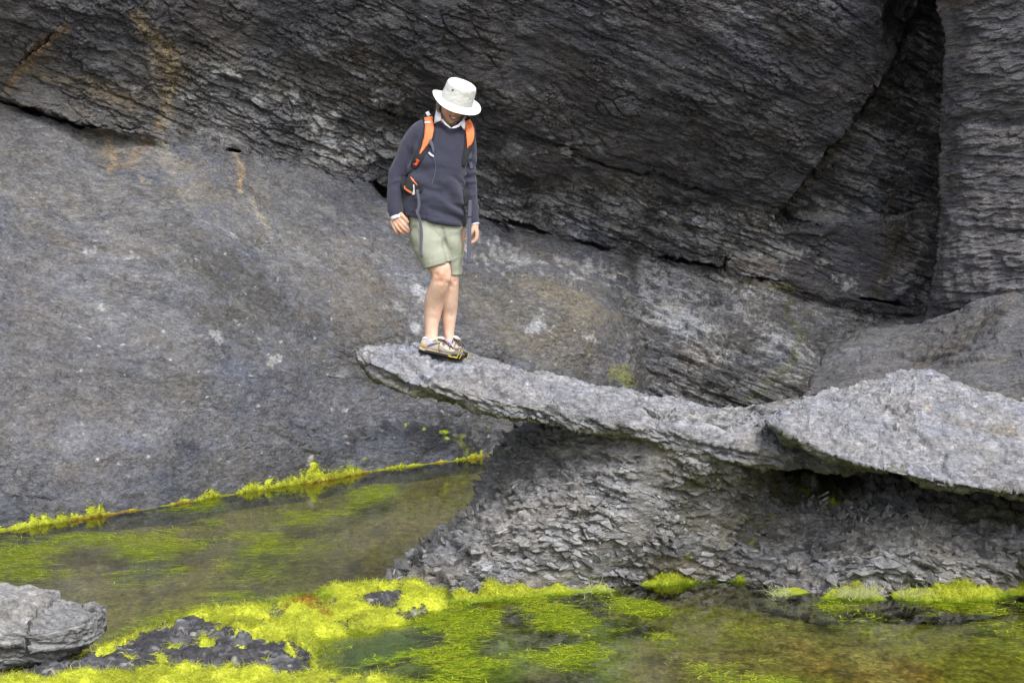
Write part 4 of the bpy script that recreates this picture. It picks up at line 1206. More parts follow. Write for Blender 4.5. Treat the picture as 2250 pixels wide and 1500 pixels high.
# ------------------------------------------------------------------ low shore rock in the foreground with its algae
def plan(pts):
    p = np.array(pts, float)
    q = px2z(p[:, 0], p[:, 1])
    return [(a, b) for a, b in q[:, :2]]
out_px = [(-160, 1500), (0, 1478), (190, 1438), (285, 1392), (420, 1347), (560, 1327), (690, 1302), (790, 1284), (855, 1276), (930, 1288), (1000, 1310), (992, 1345), (880, 1372), (752, 1398), (716, 1448), (760, 1476), (905, 1492), (980, 1530), (940, 1640), (-160, 1640)]
out_w = plan(out_px)
sx = axis(-3.4, -3.2, 0.25, 0.5, 0.011, 0.1)
sy = axis(8.2, 8.6, 13.2, 13.6, 0.016, 0.1)
Yq, Xq = np.meshgrid(sy, sx, indexing='ij')
G = np.stack([Xq, Yq, 0 * Xq], -1)
ragx = Xq + 0.10 * fbm(G, 2.5, 4, seed=220)
ragy = Yq + 0.22 * fbm(G, 1.8, 4, seed=221)
ins = in_poly(ragx, ragy, out_w)
dd, _, _ = seg_dist(ragx, ragy * 0.45, [(a, b * 0.45) for a, b in out_w + out_w[:1]])
sd_ = np.where(ins, dd, -dd)
Zr = -0.13 + 0.165 * sstep(-0.12, 0.16, sd_) + 0.035 * fbm(G, 2.2, 5, 0.55, seed=222) * sstep(-0.1, 0.2, sd_)
gk, rk_, _ = flakes(np.stack([Xq, Yq, 0.3 * Yq], -1), (0.10, 0.16, 0.1), 0.018, 0.6, 223, 0.5)
gk2, rk2, _ = flakes(np.stack([Xq, Yq, 0.3 * Yq], -1), (0.035, 0.05, 0.04), 0.009, 0.6, 224, 0.5)
Zr = Zr + gk + gk2 - 0.25 * sstep(0.12, 0.30, -sd_)
spx, spy = w2px(np.stack([Xq, Yq, 0.03 + 0 * Xq], -1))
nsr = fbm(G, (4, 2.5, 1), 4, 0.6, seed=225)
core = 1 - sstep(-6, 14, np.where(in_poly(spx + 26 * nsr, spy + 14 * nsr, [(212, 1450), (300, 1402), (430, 1362), (500, 1382), (545, 1402), (640, 1410), (738, 1454), (690, 1474), (560, 1472), (480, 1486), (330, 1474), (240, 1462)]), -1, 1) * 10)
core2 = 1 - sstep(0.6, 1.05, np.hypot((spx - 845) / 55, (spy - 1318) / 26) + 0.5 * nsr)
core3 = 1 - sstep(0.6, 1.05, np.hypot((spx - 430) / 50, (spy - 1368) / 10) + 0.5 * nsr)
und = sstep(10, 60, spx) * 0 + (1 - sstep(0.7, 1.1, np.hypot((spx - 90) / 190, (spy - 1468) / 22)))      # shaded, bare strip under the boulder
flecks = 0.0 * Xq
for a in [(385, 1420, 40, 8, -12), (455, 1418, 26, 5, -20), (440, 1405, 20, 6, 0), (285, 1450, 22, 5, 30), (360, 1470, 24, 5, 20), (530, 1420, 12, 4, 10), (590, 1412, 14, 4, -10), (350, 1478, 16, 4, 0), (640, 1432, 22, 5, 30), (300, 1475, 14, 4, 20), (585, 1448, 10, 3, 0), (500, 1462, 20, 8, -30), (520, 1395, 14, 4, 0), (690, 1458, 16, 5, 20)]:
    an = math.radians(a[4])
    u_ = ((spx - a[0]) * math.cos(an) + (spy - a[1]) * math.sin(an)) / a[2]
    v_ = (-(spx - a[0]) * math.sin(an) + (spy - a[1]) * math.cos(an)) / a[3]
    flecks = np.maximum(flecks, 1 - sstep(0.5, 1.0, np.hypot(u_, v_) + 0.5 * nsr))
cover = sstep(-0.16, -0.03, sd_) * (1 - np.clip(core + core2 + core3 + und, 0, 1))
cover = np.clip(cover + flecks, 0, 1)
cover = cover * (1 - 0.9 * sstep(0.34, 0.5, fbm(G, (2.6, 1.5, 1), 3, seed=226)))
Cr = np.array([0.040, 0.039, 0.043]) * (0.75 + 0.5 * rk_[..., 0:1]) * (0.8 + 0.5 * rk2[..., 1:2])
Cr = Cr + 0.16 * ((rk2[..., 2] > 0.90) & (rk2[..., 0] > .5))[..., None]
Pr = np.stack([Xq, Yq, Zr], -1)
me = mesh_np('shore_rock', Pr.reshape(-1, 3), grid_faces(len(sy), len(sx)))
add_color(me, 'tint', Cr)
add_color(me, 'ctl', np.tile(np.array([0.5, 0.3, 0.25]), (Xq.size, 1)))
M_shr = rock_material('shore_rock_dark', stretch=1.2, crack=0.3, fine=1.0, bumpd=0.012, rough=0.7, speck=0.9)
shore_rock = new_obj('shore_rock', me, M_shr, label='low dark barnacled rock in the foreground half buried in yellow green algae', cat='rock')
# cushions of algae
f1_, f2_, r_, _ = worley(np.stack([Xq + 0.05 * nsr, (Yq + 0.08 * nsr) * 0.55, 0 * Xq], -1), 6.0, 230)
cush = (1 - np.clip(f1_ / 0.75, 0, 1) ** 2)
thick = -0.05 + cover * (0.058 + 0.050 * cush + 0.018 * fbm(G, (10, 6, 1), 4, seed=231))
Za = np.maximum(Zr - 0.01, -0.03) * 0.6 + 0.4 * (-0.13 + 0.165 * sstep(-0.12, 0.16, sd_)) + thick
Pa = np.stack([Xq, Yq, Za], -1)
na = fbm(G, (3, 1.6, 1), 4, 0.6, seed=232)
grn = np.clip(sstep(-0.02, -0.13, sd_) + 0.6 * sstep(0.15, 0.5, na) + (1 - sstep(0.5, 1.0, np.hypot((spx - 640) / 130, (spy - 1312) / 16))) * .8 + sstep(0.02, -0.04, Za) * 0.7, 0, 1)
Ca = np.array([0.53, 0.575, 0.050]) * (0.75 + 0.5 * r_[..., 0:1])
Ca = Ca * (1 + 0.55 * fbm(G, (7, 4, 1), 3, 0.6, seed=234))[..., None] * np.where(fbm(G, (9, 5, 1), 3, 0.6, seed=235)[..., None] > 0.42, np.array([0.6, 0.62, 0.8]), 1.0)
Ca = Ca * (1 - grn[..., None]) + np.array([0.13, 0.24, 0.012]) * grn[..., None]
for a in [(672, 1326, 30, 10, -20, (0.30, 0.12, 0.02), .85), (712, 1358, 30, 10, 25, (0.30, 0.14, 0.03), .7), (690, 1345, 24, 8, 0, (0.28, 0.15, 0.03), .6), (640, 1340, 40, 5, -10, (0.26, 0.14, 0.02), .6), (208, 1440, 12, 6, 0, (0.3, 0.10, 0.02), .7)]:
    Ca = paint(Ca, spx, spy, *a, nsr)
F = grid_faces(len(sy), len(sx))
keepv = (cover > 0.06).ravel()
F = F[keepv[F].any(1)]
me = mesh_np('algae_mat', Pa.reshape(-1, 3), F)
add_color(me, 'tint', Ca)
mat_obj = new_obj('algae_mat', me, M_algd, kind='stuff', label='bright yellow green algae covering the foreground rock')
# fuzz over the cushions
Na = grid_normals(Pa)
Na = np.where(Na[..., 2:3] < 0, -Na, Na)
pr = (cover > 0.3) * (spy < 1530) * (spx > -60)
pr = pr.ravel() / pr.sum()
NF = 64000
pick = rng.choice(pr.size, NF, p=pr)
b0 = Pa.reshape(-1, 3)[pick] + rng.uniform(-.008, .008, (NF, 3))
nn_ = Na.reshape(-1, 3)[pick]
dr = nn_ * rng.uniform(0.0, 0.35, (NF, 1)) + rng.normal(0, 0.6, (NF, 3)) * np.array([1.2, .7, .25]) + np.array([0.2, -0.25, 0])
ln = rng.uniform(0.016, 0.055, NF)
cc = Ca.reshape(-1, 3)[pick] * rng.uniform(0.8, 1.35, (NF, 1))
cc = cc + (rng.random((NF, 1)) < 0.05) * np.array([0.25, 0.25, 0.15])
new_obj('algae_fuzz', strands('algae_fuzz', b0, dr, nn_, ln, rng.uniform(.0020, .0045, NF), ln * 0.3, np.clip(cc, 0, .75), 2, 3), M_alg, mat_obj, kind='stuff')

# ------------------------------------------------------------------ fringes of algae along the water's edge
def fringe(name, tab, depth_in, seed, label, nst):
    t = np.array(tab, float)
    s = np.linspace(t[0, 0], t[-1, 0], int(nst))
    yb = np.interp(s, t[:, 0], t[:, 1])
    hp = np.interp(s, t[:, 0], t[:, 2])
    base = px2z(s, yb, 0.0)
    if seed == 300:
        base[:, 1] = np.minimum(base[:, 1], np.interp(base[:, 0], FOOT_X, FOOT_Y) - 0.02) if False else np.interp(base[:, 0], FOOT_X, FOOT_Y) - 0.03
    hm = hp * base[:, 1] / FOC * (0.85 if seed == 300 else 0.62)
    nn = fbm(np.stack([s / 60, s * 0, s * 0], -1), 1.0, 4, 0.65, seed=seed)
    nn2 = fbm(np.stack([s / 11, s * 0, s * 0], -1), 1.0, 3, 0.6, seed=seed + 9)
    hm = hm * np.clip(0.85 + 1.7 * nn + 0.4 * nn2, 0.05, 1.9)
    gapm = hp > 1.0
    m = 15
    a = np.linspace(-0.25, 1, m)
    R = np.zeros((len(s), m, 3))
    tang = np.gradient(base, axis=0)
    tang /= np.linalg.norm(tang, axis=1, keepdims=True)
    back = np.stack([-tang[:, 1], tang[:, 0], 0 * s], -1)
    if back[:, 1].mean() < 0: back = -back
    for j, v in enumerate(a):
        prof = math.sin(max(v, -0.25) * math.pi / 2 * 1.0) if v < 1 else 1
        R[:, j] = base + back * (v * depth_in)[..., None] if np.ndim(depth_in) else base + back * (v * depth_in)
        R[:, j, 2] = np.where(gapm, hm * (prof if v > 0 else v * 1.2), -0.08)
    N_ = grid_normals(R)
    if N_[..., 2].mean() < 0: N_ = -N_
    lump = fbm(R, 16, 4, 0.6, seed=seed + 1) * 0.5 + 0.5 * (1 - worley(R, 11, seed + 2)[0])
    R2 = R + N_ * (0.045 * lump * np.clip(hm / 0.06, 0.15, 1.2)[:, None])[..., None]
    C = np.array([0.53, 0.575, 0.050]) * (0.75 + 0.5 * np.clip(lump, 0, 1))[..., None] * (1 + 0.25 * fbm(R, 2.5, 3, seed=seed + 3))[..., None]
    lowg = 1 - sstep(-0.004, 0.022, R2[..., 2])
    rust = sstep(-.2, .3, fbm(R, 1.4, 3, seed=seed + 4))
    edge = np.where(rust[..., None] > .5, np.array([0.20, 0.105, 0.018]), np.array([0.20, 0.22, 0.012])) if seed == 300 else np.array([0.20, 0.30, 0.012]) * np.ones_like(C)
    C = C * (1 - lowg[..., None]) + edge * lowg[..., None]
    C = C * (0.75 + 0.5 * rng.random(C.shape[:2] + (1,)))
    C = C * np.where(fbm(R, 7, 3, 0.6, seed=seed + 6)[..., None] > .33, np.array([.75, .8, .7]), 1.0)
    F = grid_faces(len(s), m)
    ok = (gapm[:, None] & np.ones((1, m), bool)).ravel()
    F = F[ok[F].all(1)]
    me = mesh_np(name, R2.reshape(-1, 3), F)
    add_color(me, 'tint', np.clip(C, 0, .8))
    root = new_obj(name, me, M_algd, kind='stuff', label=label)
    pr = (np.clip(hm, 0.004, 0.14)[:, None] * gapm[:, None] * np.ones((1, m))).ravel()
    NF = int(nst * 20)
    pk = rng.choice(pr.size, NF, p=pr / pr.sum())
    bq = R2.reshape(-1, 3)[pk] + rng.uniform(-.012, .012, (NF, 3))
    nq = N_.reshape(-1, 3)[pk]
    hmk = np.repeat(hm, m)[pk]
    d_ = nq * rng.uniform(0.0, 0.4, (NF, 1)) + rng.normal(0, .5, (NF, 3)) * np.array([1, .6, .8]) + np.array([0, -0.1, -0.15])
    ln = np.clip(hmk, .015, .09) * rng.uniform(.25, .7, NF)
    cc = C.reshape(-1, 3)[pk] * rng.uniform(.75, 1.3, (NF, 1))
    new_obj(name.replace('algae', 'algae_fuzz'), strands('algae_fuzz', bq, d_, nq, ln, rng.uniform(.0018, .0042, NF) * (bq[:, 1] / 13), ln * .2, np.clip(cc, 0, .8), 2, seed + 5, sag=.25), M_alg, root, kind='stuff')
    return root
left_tab = [(-80, 1180, 10), (0, 1168, 12), (60, 1160, 22), (110, 1150, 30), (160, 1141, 24), (215, 1133, 32), (238, 1130, 10), (260, 1125, 8), (290, 1120, 10), (335, 1114, 3), (345, 1113, 0), (356, 1112, 4), (400, 1104, 18), (470, 1095, 22), (492, 1090, 7), (512, 1085, 20), (560, 1078, 30), (620, 1068, 28),
            (680, 1060, 46), (720, 1054, 44), (760, 1047, 30), (800, 1040, 38), (830, 1032, 12), (900, 1024, 9), (980, 1014, 9), (1040, 1007, 15), (1080, 1001, 8), (1120, 996, 6)]
fringe('algae_fringe', left_tab, 0.12, 300, 'bright algae fringe along the foot of the left slab', 1000)
ped_tab = [(985, 1318, 6), (1000, 1322, 24), (1100, 1318, 38), (1170, 1310, 32), (1200, 1306, 12), (1250, 1303, 26), (1280, 1300, 8), (1340, 1297, 14), (1352, 1296, 0), (1410, 1286, 0), (1418, 1285, 20), (1460, 1284, 30), (1520, 1278, 48), (1560, 1274, 34), (1640, 1276, 30), (1646, 1277, 0), (1694, 1302, 0),
           (1700, 1304, 10), (1725, 1306, 16), (1735, 1308, 0), (1806, 1311, 0), (1812, 1312, 26), (1880, 1316, 34), (1938, 1316, 14), (1950, 1316, 0), (1964, 1314, 0), (1970, 1314, 14), (2040, 1320, 30), (2110, 1320, 50), (2160, 1317, 34), (2212, 1308, 30), (2222, 1306, 3), (2232, 1305, 14), (2300, 1300, 24)]
fringe('algae_border', ped_tab, 0.16, 320, 'bright algae border where the pedestal meets the front pool', 1100)
# pale bleached threads on the right-hand tufts
NT_ = 300
sx_ = np.concatenate([rng.uniform(1840, 1930, 150), rng.uniform(1975, 2060, 70), rng.uniform(1695, 1735, 50), rng.uniform(1280, 1345, 30)])
bq = px2z(sx_, 1312 + rng.uniform(-8, 2, NT_) - 12 * (sx_ < 1400), 0.02)
d_ = np.stack([rng.normal(0, .6, NT_), rng.normal(0, .3, NT_), rng.uniform(.3, 1, NT_)], -1)
new_obj('algae_threads', strands('algae_threads', bq, d_, np.tile([0., -1, 0.2], (NT_, 1)), rng.uniform(.04, .11, NT_), rng.uniform(.0022, .0036, NT_), rng.uniform(.01, .03, NT_), np.tile([0.50, 0.54, 0.28], (NT_, 1)) * rng.uniform(.7, 1.1, (NT_, 1)), 5, 9, sag=.7), M_alg, kind='stuff', label='pale bleached algae threads at the right end of the front pool')

# ------------------------------------------------------------------ drifting algae in and just under the water
def drift(name, n, regions, dens_seed, thr, len_r, wid_r, z_r, cols, yaw_sd, seed, label, nscale):
    r = np.random.default_rng(seed)
    xs_, ys_ = [], []
    tot = 0
    while tot < n:
        qx = r.uniform(-60, 2320, 60000)
        D = r.uniform(9.4, 21.5, 60000)
        qy = w2px(np.stack([0 * D, D, 0 * D], -1))[1]
        w_ = np.zeros(len(qx))
        for poly, k in regions:
            w_ = np.maximum(w_, k * in_poly(qx, qy, poly))
        Wp = px2z(qx, qy)
        nz_ = fbm(Wp, nscale, 4, 0.6, seed=dens_seed)
        w_ = w_ * sstep(thr - 0.12, thr + 0.22, nz_) 
        m = r.random(len(qx)) < w_
        xs_.append(Wp[m]); tot += m.sum()
        ys_.append(nz_[m])
    B_ = np.concatenate(xs_)[:n]
    nz_ = np.concatenate(ys_)[:n]
    B_[:, 2] = np.where(r.random(n) < .55, r.uniform(.001, .006, n), r.uniform(z_r[0], z_r[1], n))
    flow = fbm(B_ * np.array([1, 1, 0]), (0.8, 0.5, 1), 3, seed=seed + 1) * 1.6
    yaw = flow + r.normal(0, yaw_sd, n) + np.where(r.random(n) < .5, 0, math.pi)
    d_ = np.stack([np.cos(yaw), np.sin(yaw), r.normal(0, .03, n)], -1)
    ln = r.uniform(*len_r, n)
    pick = r.choice(len(cols), n, p=[c[1] for c in cols])
    cc = np.array([c[0] for c in cols])[pick] * r.uniform(.75, 1.25, (n, 1))
    return new_obj(name, strands(name, B_, d_, np.tile([0., 0, 1], (n, 1)), ln, r.uniform(*wid_r, n), ln * r.uniform(.08, .35, n), cc, 4, seed), M_alg, kind='stuff', label=label)
L = [([(-60, 1190), (240, 1140), (520, 1092), (860, 1062), (870, 1090), (700, 1150), (300, 1165), (-60, 1220)], .9),
     ([(-60, 1190), (350, 1150), (620, 1170), (560, 1260), (300, 1290), (-60, 1310)], 1.0), ([(520, 1190), (740, 1180), (700, 1270), (500, 1280)], .35), ([(460, 1300), (700, 1290), (840, 1265), (860, 1290), (690, 1310), (470, 1345)], .8),
     ([(220, 1400), (330, 1355), (470, 1320), (440, 1355), (300, 1400)], .6)]
drift('submerged_algae', 12000, L, 401, 0.03, (.035, .12), (.004, .010), (-.075, -.004), [((0.27, 0.36, 0.012), .40), ((0.11, 0.20, 0.010), .22), ((0.52, 0.60, 0.03), .38)], .35, 41, 'green algae strands drifting in the left pool', (1.3, 0.6, 1))
R_ = [([(740, 1370), (1000, 1320), (1330, 1300), (1460, 1330), (1500, 1400), (1440, 1520), (930, 1520), (760, 1470), (720, 1430)], 1.0),
      ([(1460, 1390), (1760, 1365), (1800, 1420), (1720, 1520), (1440, 1520)], .6), ([(1780, 1320), (2100, 1310), (2060, 1370), (1850, 1365)], .7), ([(2040, 1330), (2300, 1320), (2300, 1350), (2060, 1350)], .5), ([(2000, 1370), (2250, 1360), (2250, 1460), (2100, 1440)], .12), ([(880, 1480), (1500, 1440), (1500, 1520), (880, 1520)], .7)]
drift('pool_algae', 14000, R_, 431, 0.06, (.03, .12), (.0035, .0095), (-.07, -.002), [((0.26, 0.38, 0.010), .34), ((0.11, 0.21, 0.008), .20), ((0.55, 0.62, 0.03), .46)], .9, 43, 'bright green algae strands waving in the front pool', (2.0, 0.9, 1))

# ------------------------------------------------------------------ boulder, bottom left
n1_, n2_ = 240, 420
th = np.linspace(-math.pi / 2 + 0.02, math.pi / 2 - 0.02, n1_)
ph = np.linspace(0, 2 * math.pi, n2_, endpoint=False)
TH, PH = np.meshgrid(th, ph, indexing='ij')
sp_ = lambda v, e: np.sign(v) * np.abs(v) ** e
bx_ = 0.62 * sp_(np.cos(TH), 0.55) * sp_(np.cos(PH), 0.7)
by_ = 0.50 * sp_(np.cos(TH), 0.55) * sp_(np.sin(PH), 0.7)
bz_ = 0.215 * sp_(np.sin(TH), 0.75)
bz_ = bz_ - 0.115 * (bx_ + 0.2) * (bz_ > 0) * 1.0 - 0.03 * (bx_ > 0.35) * (bz_ > 0)
bz_ = bz_ + np.where(bz_ < 0, 0.13 * (bx_ + 0.1), 0) * 0.9
bc = px2w(-48, 1382, 10.35)
Pq = np.stack([bx_, by_, bz_], -1) + bc
Nq = grid_normals(Pq, True)
if ((Pq - bc) * Nq).sum() < 0: Nq = -Nq
Bq = bedf(Pq, math.radians(7))
ga, ra, _ = flakes(Bq, (0.42, 0.4, 0.085), 0.020, 0.35, 501, 0.6)
gb, rb, _ = flakes(Bq, (0.16, 0.16, 0.04), 0.010, 0.4, 502, 0.5)
gc, rc, _ = flakes(Bq, (0.05, 0.05, 0.018), 0.005, 0.5, 503, 0.5)
bands = -0.012 * (1 - sstep(0.0, 0.012, np.abs(Bq[..., 2] - bedf(bc, math.radians(7))[2] - 0.055 - 0.02 * fbm(Pq, 3, 3, seed=504)))) - 0.010 * (1 - sstep(0.0, 0.012, np.abs(Bq[..., 2] - bedf(bc, math.radians(7))[2] + 0.005 - 0.02 * fbm(Pq, 3, 3, seed=505))))
Pq = Pq + Nq * (0.07 * fbm(Pq, 1.7, 4, seed=506) + 0.02 * fbm(Bq, (5, 5, 12), 5, .6, seed=507) + 0.5 * ga + 0.7 * gb + gc + bands)[..., None]
Cq = np.array([0.195, 0.193, 0.194]) * (1 + 0.2 * fbm(Pq, 2.2, 4, seed=508))[..., None] * (0.85 + .3 * rb[..., 0:1])
lowq = 1 - sstep(bc[2] - 0.17, bc[2] - 0.06, Pq[..., 2] + 0.05 * fbm(Pq, 4, 3, seed=509))
Cq = Cq * (1 - .55 * lowq[..., None]) + np.array([0.10, 0.098, 0.07]) * .55 * lowq[..., None]
VV = np.concatenate([Pq.reshape(-1, 3), Pq[0].mean(0)[None], Pq[-1].mean(0)[None]])
Fq = grid_faces(n1_, n2_, True)
j = np.arange(n2_)
capf = np.concatenate([np.stack([(j + 1) % n2_, j, np.full(n2_, n1_ * n2_)], -1), np.stack([(n1_ - 1) * n2_ + j, (n1_ - 1) * n2_ + (j + 1) % n2_, np.full(n2_, n1_ * n2_ + 1)], -1)])
me = bpy.data.meshes.new('boulder')
me.from_pydata(VV.tolist(), [], Fq.tolist() + capf.tolist())
me.polygons.foreach_set('use_smooth', np.ones(len(me.polygons), bool))
add_color(me, 'tint', np.concatenate([np.clip(Cq, .01, .5).reshape(-1, 3), [[.1, .1, .1]], [[.2, .2, .2]]]))
add_color(me, 'ctl', np.tile([0.0, 0.3, 0.3], (len(VV), 1)))
new_obj('boulder', me, rock_material('boulder_rock', dip=math.radians(7), stretch=2.6, crack=.8, fine=1.0, bumpd=.016, rough=.8, speck=.3), label='pale grey layered boulder beside the left pool', cat='rock')
# ================================================================== the hiker
PY0 = 12.58
K = PY0 / FOC                                                     # metres per photo pixel at the hiker
def W(px, py, dy=0.0):
    return px2w(px, py, PY0 + dy)
person = empty('person', tuple(W(968, 782, 0.0)), 'hiker in grey sweater, green shorts and white sun hat stepping along the stone ledge', 'person')
pack = empty('backpack', tuple(W(968, 430, 0.2)), 'black backpack with orange shoulder straps worn by the hiker', 'backpack')
def child(o, root):
    o.parent = root
    o.matrix_parent_inverse = Matrix.Translation(-Vector(root.location))
    return o

def crom(pts, n):
    p = np.asarray(pts, float)
    L = np.concatenate([[0], np.cumsum(np.linalg.norm(np.diff(p[:, :3], axis=0), axis=1))])
    q = np.concatenate([2 * p[:1] - p[1:2], p, 2 * p[-1:] - p[-2:-1]])
    s = np.linspace(0, L[-1], n)
    out = []
    for v in s:
        i = min(np.searchsorted(L, v, side='right') - 1, len(p) - 2)
        f = (v - L[i]) / (L[i + 1] - L[i] + 1e-12)
        p0, p1, p2, p3 = q[i], q[i + 1], q[i + 2], q[i + 3]
        out.append(0.5 * (2 * p1 + (p2 - p0) * f + (2 * p0 - 5 * p1 + 4 * p2 - p3) * f * f + (3 * p1 - p0 - 3 * p2 + p3) * f**3))
    return np.array(out)

class Soup:
    def __init__(self): self.v, self.f, self.n = [], [], 0
    def add(self, V, F):
        self.v.append(np.asarray(V, float)); self.f += [tuple(int(a) + self.n for a in f) for f in F]; self.n += len(V)
    def rings(self, R, cap=True):
        n, m = R.shape[:2]
        V = R.reshape(-1, 3)
        F = [tuple(f) for f in grid_faces(n, m, True)]
        if cap:
            F += [tuple(range(m))[::-1], tuple((n - 1) * m + j for j in range(m))]
        self.add(V, F)
    def tube(self, pts, n=14, m=16, scale=K, dflat=1.0, roundcap=True):
        """pts: px, py, dy, radius across, (radius in depth) in photo pixels"""
        a = np.array([list(p) + ([p[3] * dflat] if len(p) < 5 else []) for p in pts], float)
        c = np.array([W(*p[:3]) for p in a])
        q = crom(np.concatenate([c, a[:, 3:5] * scale], 1), n)
        c, r = q[:, :3], np.maximum(q[:, 3:5], 0.0008)
        t = np.gradient(c, axis=0)
        t /= np.linalg.norm(t, axis=1, keepdims=True) + 1e-12
        if roundcap:
            ks = [(0.45, .92), (0.8, .62), (0.97, .22)]
            for d_, s_ in ks:
                pass
            pre = [(c[0] - t[0] * r[0].min() * d_, r[0] * s_, t[0]) for d_, s_ in ks[::-1]]
            post = [(c[-1] + t[-1] * r[-1].min() * d_, r[-1] * s_, t[-1]) for d_, s_ in ks]
            c = np.concatenate([[p[0] for p in pre], c, [p[0] for p in post]])
            r = np.concatenate([[p[1] for p in pre], r, [p[1] for p in post]])
            t = np.concatenate([[p[2] for p in pre], t, [p[2] for p in post]])
        ref = np.array([0, 1.0, 0])
        A = np.cross(t, ref)
        bad = np.linalg.norm(A, axis=1) < 0.2
        A[bad] = np.array([1.0, 0, 0])
        A /= np.linalg.norm(A, axis=1, keepdims=True)
        Bv = np.cross(A, t)
        Bv /= np.linalg.norm(Bv, axis=1, keepdims=True)
        th = np.linspace(0, 2 * math.pi, m, endpoint=False)
        R = c[:, None] + A[:, None] * (np.cos(th)[None] * r[:, :1])[..., None] + Bv[:, None] * (np.sin(th)[None] * r[:, 1:])[..., None]
        self.rings(R)
    def mesh(self, name):
        me = bpy.data.meshes.new(name)
        me.from_pydata(np.concatenate(self.v).tolist(), [], self.f)
        bm = bmesh.new(); bm.from_mesh(me)
        bmesh.ops.recalc_face_normals(bm, faces=bm.faces)
        bm.to_mesh(me); bm.free()
        me.polygons.foreach_set('use_smooth', np.ones(len(me.polygons), bool))
        return me

def remesh(me, vox, smooth=3, fac=0.5):
    o = bpy.data.objects.new('work', me)
    COL.objects.link(o)
    m = o.modifiers.new('r', 'REMESH'); m.mode = 'VOXEL'; m.voxel_size = vox; m.use_smooth_shade = True
    if smooth:
        s = o.modifiers.new('s', 'SMOOTH'); s.iterations = smooth; s.factor = fac
    dg = bpy.context.evaluated_depsgraph_get()
    out = bpy.data.meshes.new_from_object(o.evaluated_get(dg))
    bpy.data.objects.remove(o)
    bpy.data.meshes.remove(me)
    return out
def get_vn(me):
    n = len(me.vertices)
    v = np.empty(n * 3); me.vertices.foreach_get('co', v)
    q = np.empty(n * 3, np.float32); me.vertex_normals.foreach_get('vector', q)
    return v.reshape(-1, 3), q.reshape(-1, 3).astype(float)
def set_v(me, v):
    me.vertices.foreach_set('co', np.ascontiguousarray(v, np.float32).ravel()); me.update()

# head frame: up, forward (down and to the picture's right), across
hU = Vector((0.22, -0.20, 0.95)).normalized()
hF = Vector((0.28, -0.92, -0.20)); hF = (hF - hU * hF.dot(hU)).normalized()
hR = hF.cross(hU).normalized()                                   # towards the picture's right
if hR.x < 0: hR = -hR
hC = W(993, 234, -0.02)
hM = np.array([hR, hF, hU])
def H(p):
    return hC + np.asarray(p, float) @ hM

body = Soup()
# legs
body.tube([(940, 490, .02, 36, 36), (950, 550, -.02, 31, 32), (969, 598, -.07, 22.5, 24), (966, 624, -.06, 20.5, 22), (955, 655, -.0, 22, 25), (951, 685, .02, 20, 21), (948, 715, .02, 15.5, 17), (947.5, 738, .015, 14.2, 16), (946, 762, .01, 14, 18)], 40, 22)
body.tube([(969, 600, -.085, 15, 16), (970, 608, -.09, 14, 15)], 4, 14)
body.tube([(990, 490, .05, 33, 36), (995, 560, .05, 24, 28), (991, 606, .02, 18, 21), (991, 628, .03, 17, 20), (987, 660, .07, 19.5, 24), (986, 685, .09, 18.5, 20), (986, 715, .09, 14, 16), (986, 738, .085, 11.8, 15), (987, 764, .08, 12.5, 17)], 40, 22)
body.tube([(991, 614, .0, 11, 12), (991, 622, .0, 10.5, 11)], 4, 14)
# trunk, arms, neck
body.tube([(962, 500, .03, 54, 40), (958, 450, .03, 50, 36), (956, 400, .02, 50, 36), (968, 340, .02, 52, 36), (975, 295, .03, 48, 30), (984, 278, .03, 24, 22), (988, 262, .0, 17, 18), (992, 246, -.02, 17, 19)], 30, 24)
body.tube([(930, 292, .03, 20), (893, 340, .03, 14), (873, 392, .02, 13), (868, 440, -.02, 11), (870, 466, -.04, 10.5, 9), (870, 474, -.045, 11, 8)], 26, 16)
body.tube([(1014, 296, .05, 18), (1028, 345, .06, 12), (1031, 392, .05, 11), (1036, 440, .03, 10), (1042, 486, .0, 7.5, 9), (1044, 498, -.005, 8, 10)], 26, 16)
# right hand (picture left): palm, four fingers, thumb
wr = (871, 473, -.045)
for kn, m1, m2, tp, r in [((876, 480, -.062), (885, 490, -.078), (893, 499, -.075), (898, 504.5, -.062), 4.3), ((871, 483.5, -.058), (880, 495, -.076), (889, 505, -.073), (896, 509.5, -.058), 4.3),
                          ((866, 486, -.052), (873, 499, -.068), (881, 509, -.066), (888, 514, -.052), 4.1), ((861.5, 488, -.044), (866, 500, -.056), (870.5, 509, -.056), (875, 514.5, -.045), 3.6)]:
    body.tube([(wr[0] + (kn[0] - wr[0]) * .2, wr[1], wr[2], 6.0, 5.5), (*kn, r + 1.3, r + .6)], 6, 10)
    body.tube([(*kn, r + .5), (*m1, r), (*m2, r * .9), (*tp, r * .75)], 12, 10)
body.tube([(874, 468, -.05, 6), (881.5, 472, -.066, 5.2), (889, 480, -.075, 4.6), (895.5, 487.5, -.072, 3.9)], 10, 10)
# left hand (picture right), seen from the thumb side
for q_, r in ((0, 4.2), (1, 4.3), (2, 4.0), (3, 3.4)):
    d0 = -.03 + .021 * q_
    body.tube([(1044, 496, d0 * .5, 5.5), (1047.5 - q_ * .7, 510, d0, r + .9), (1047 - q_ * 1.2, 522 - q_ * .6, d0 - .004, r), (1041 - q_, 531 - q_ * 1.2, d0 - .006, r * .92), (1033 - q_, 533.5 - q_ * 1.5, d0 - .004, r * .8)], 16, 10)
body.tube([(1042, 497, -.02, 5.5), (1036.5, 508, -.045, 4.8), (1031, 518, -.05, 4.4), (1025.5, 525.5, -.045, 3.6)], 12, 10)
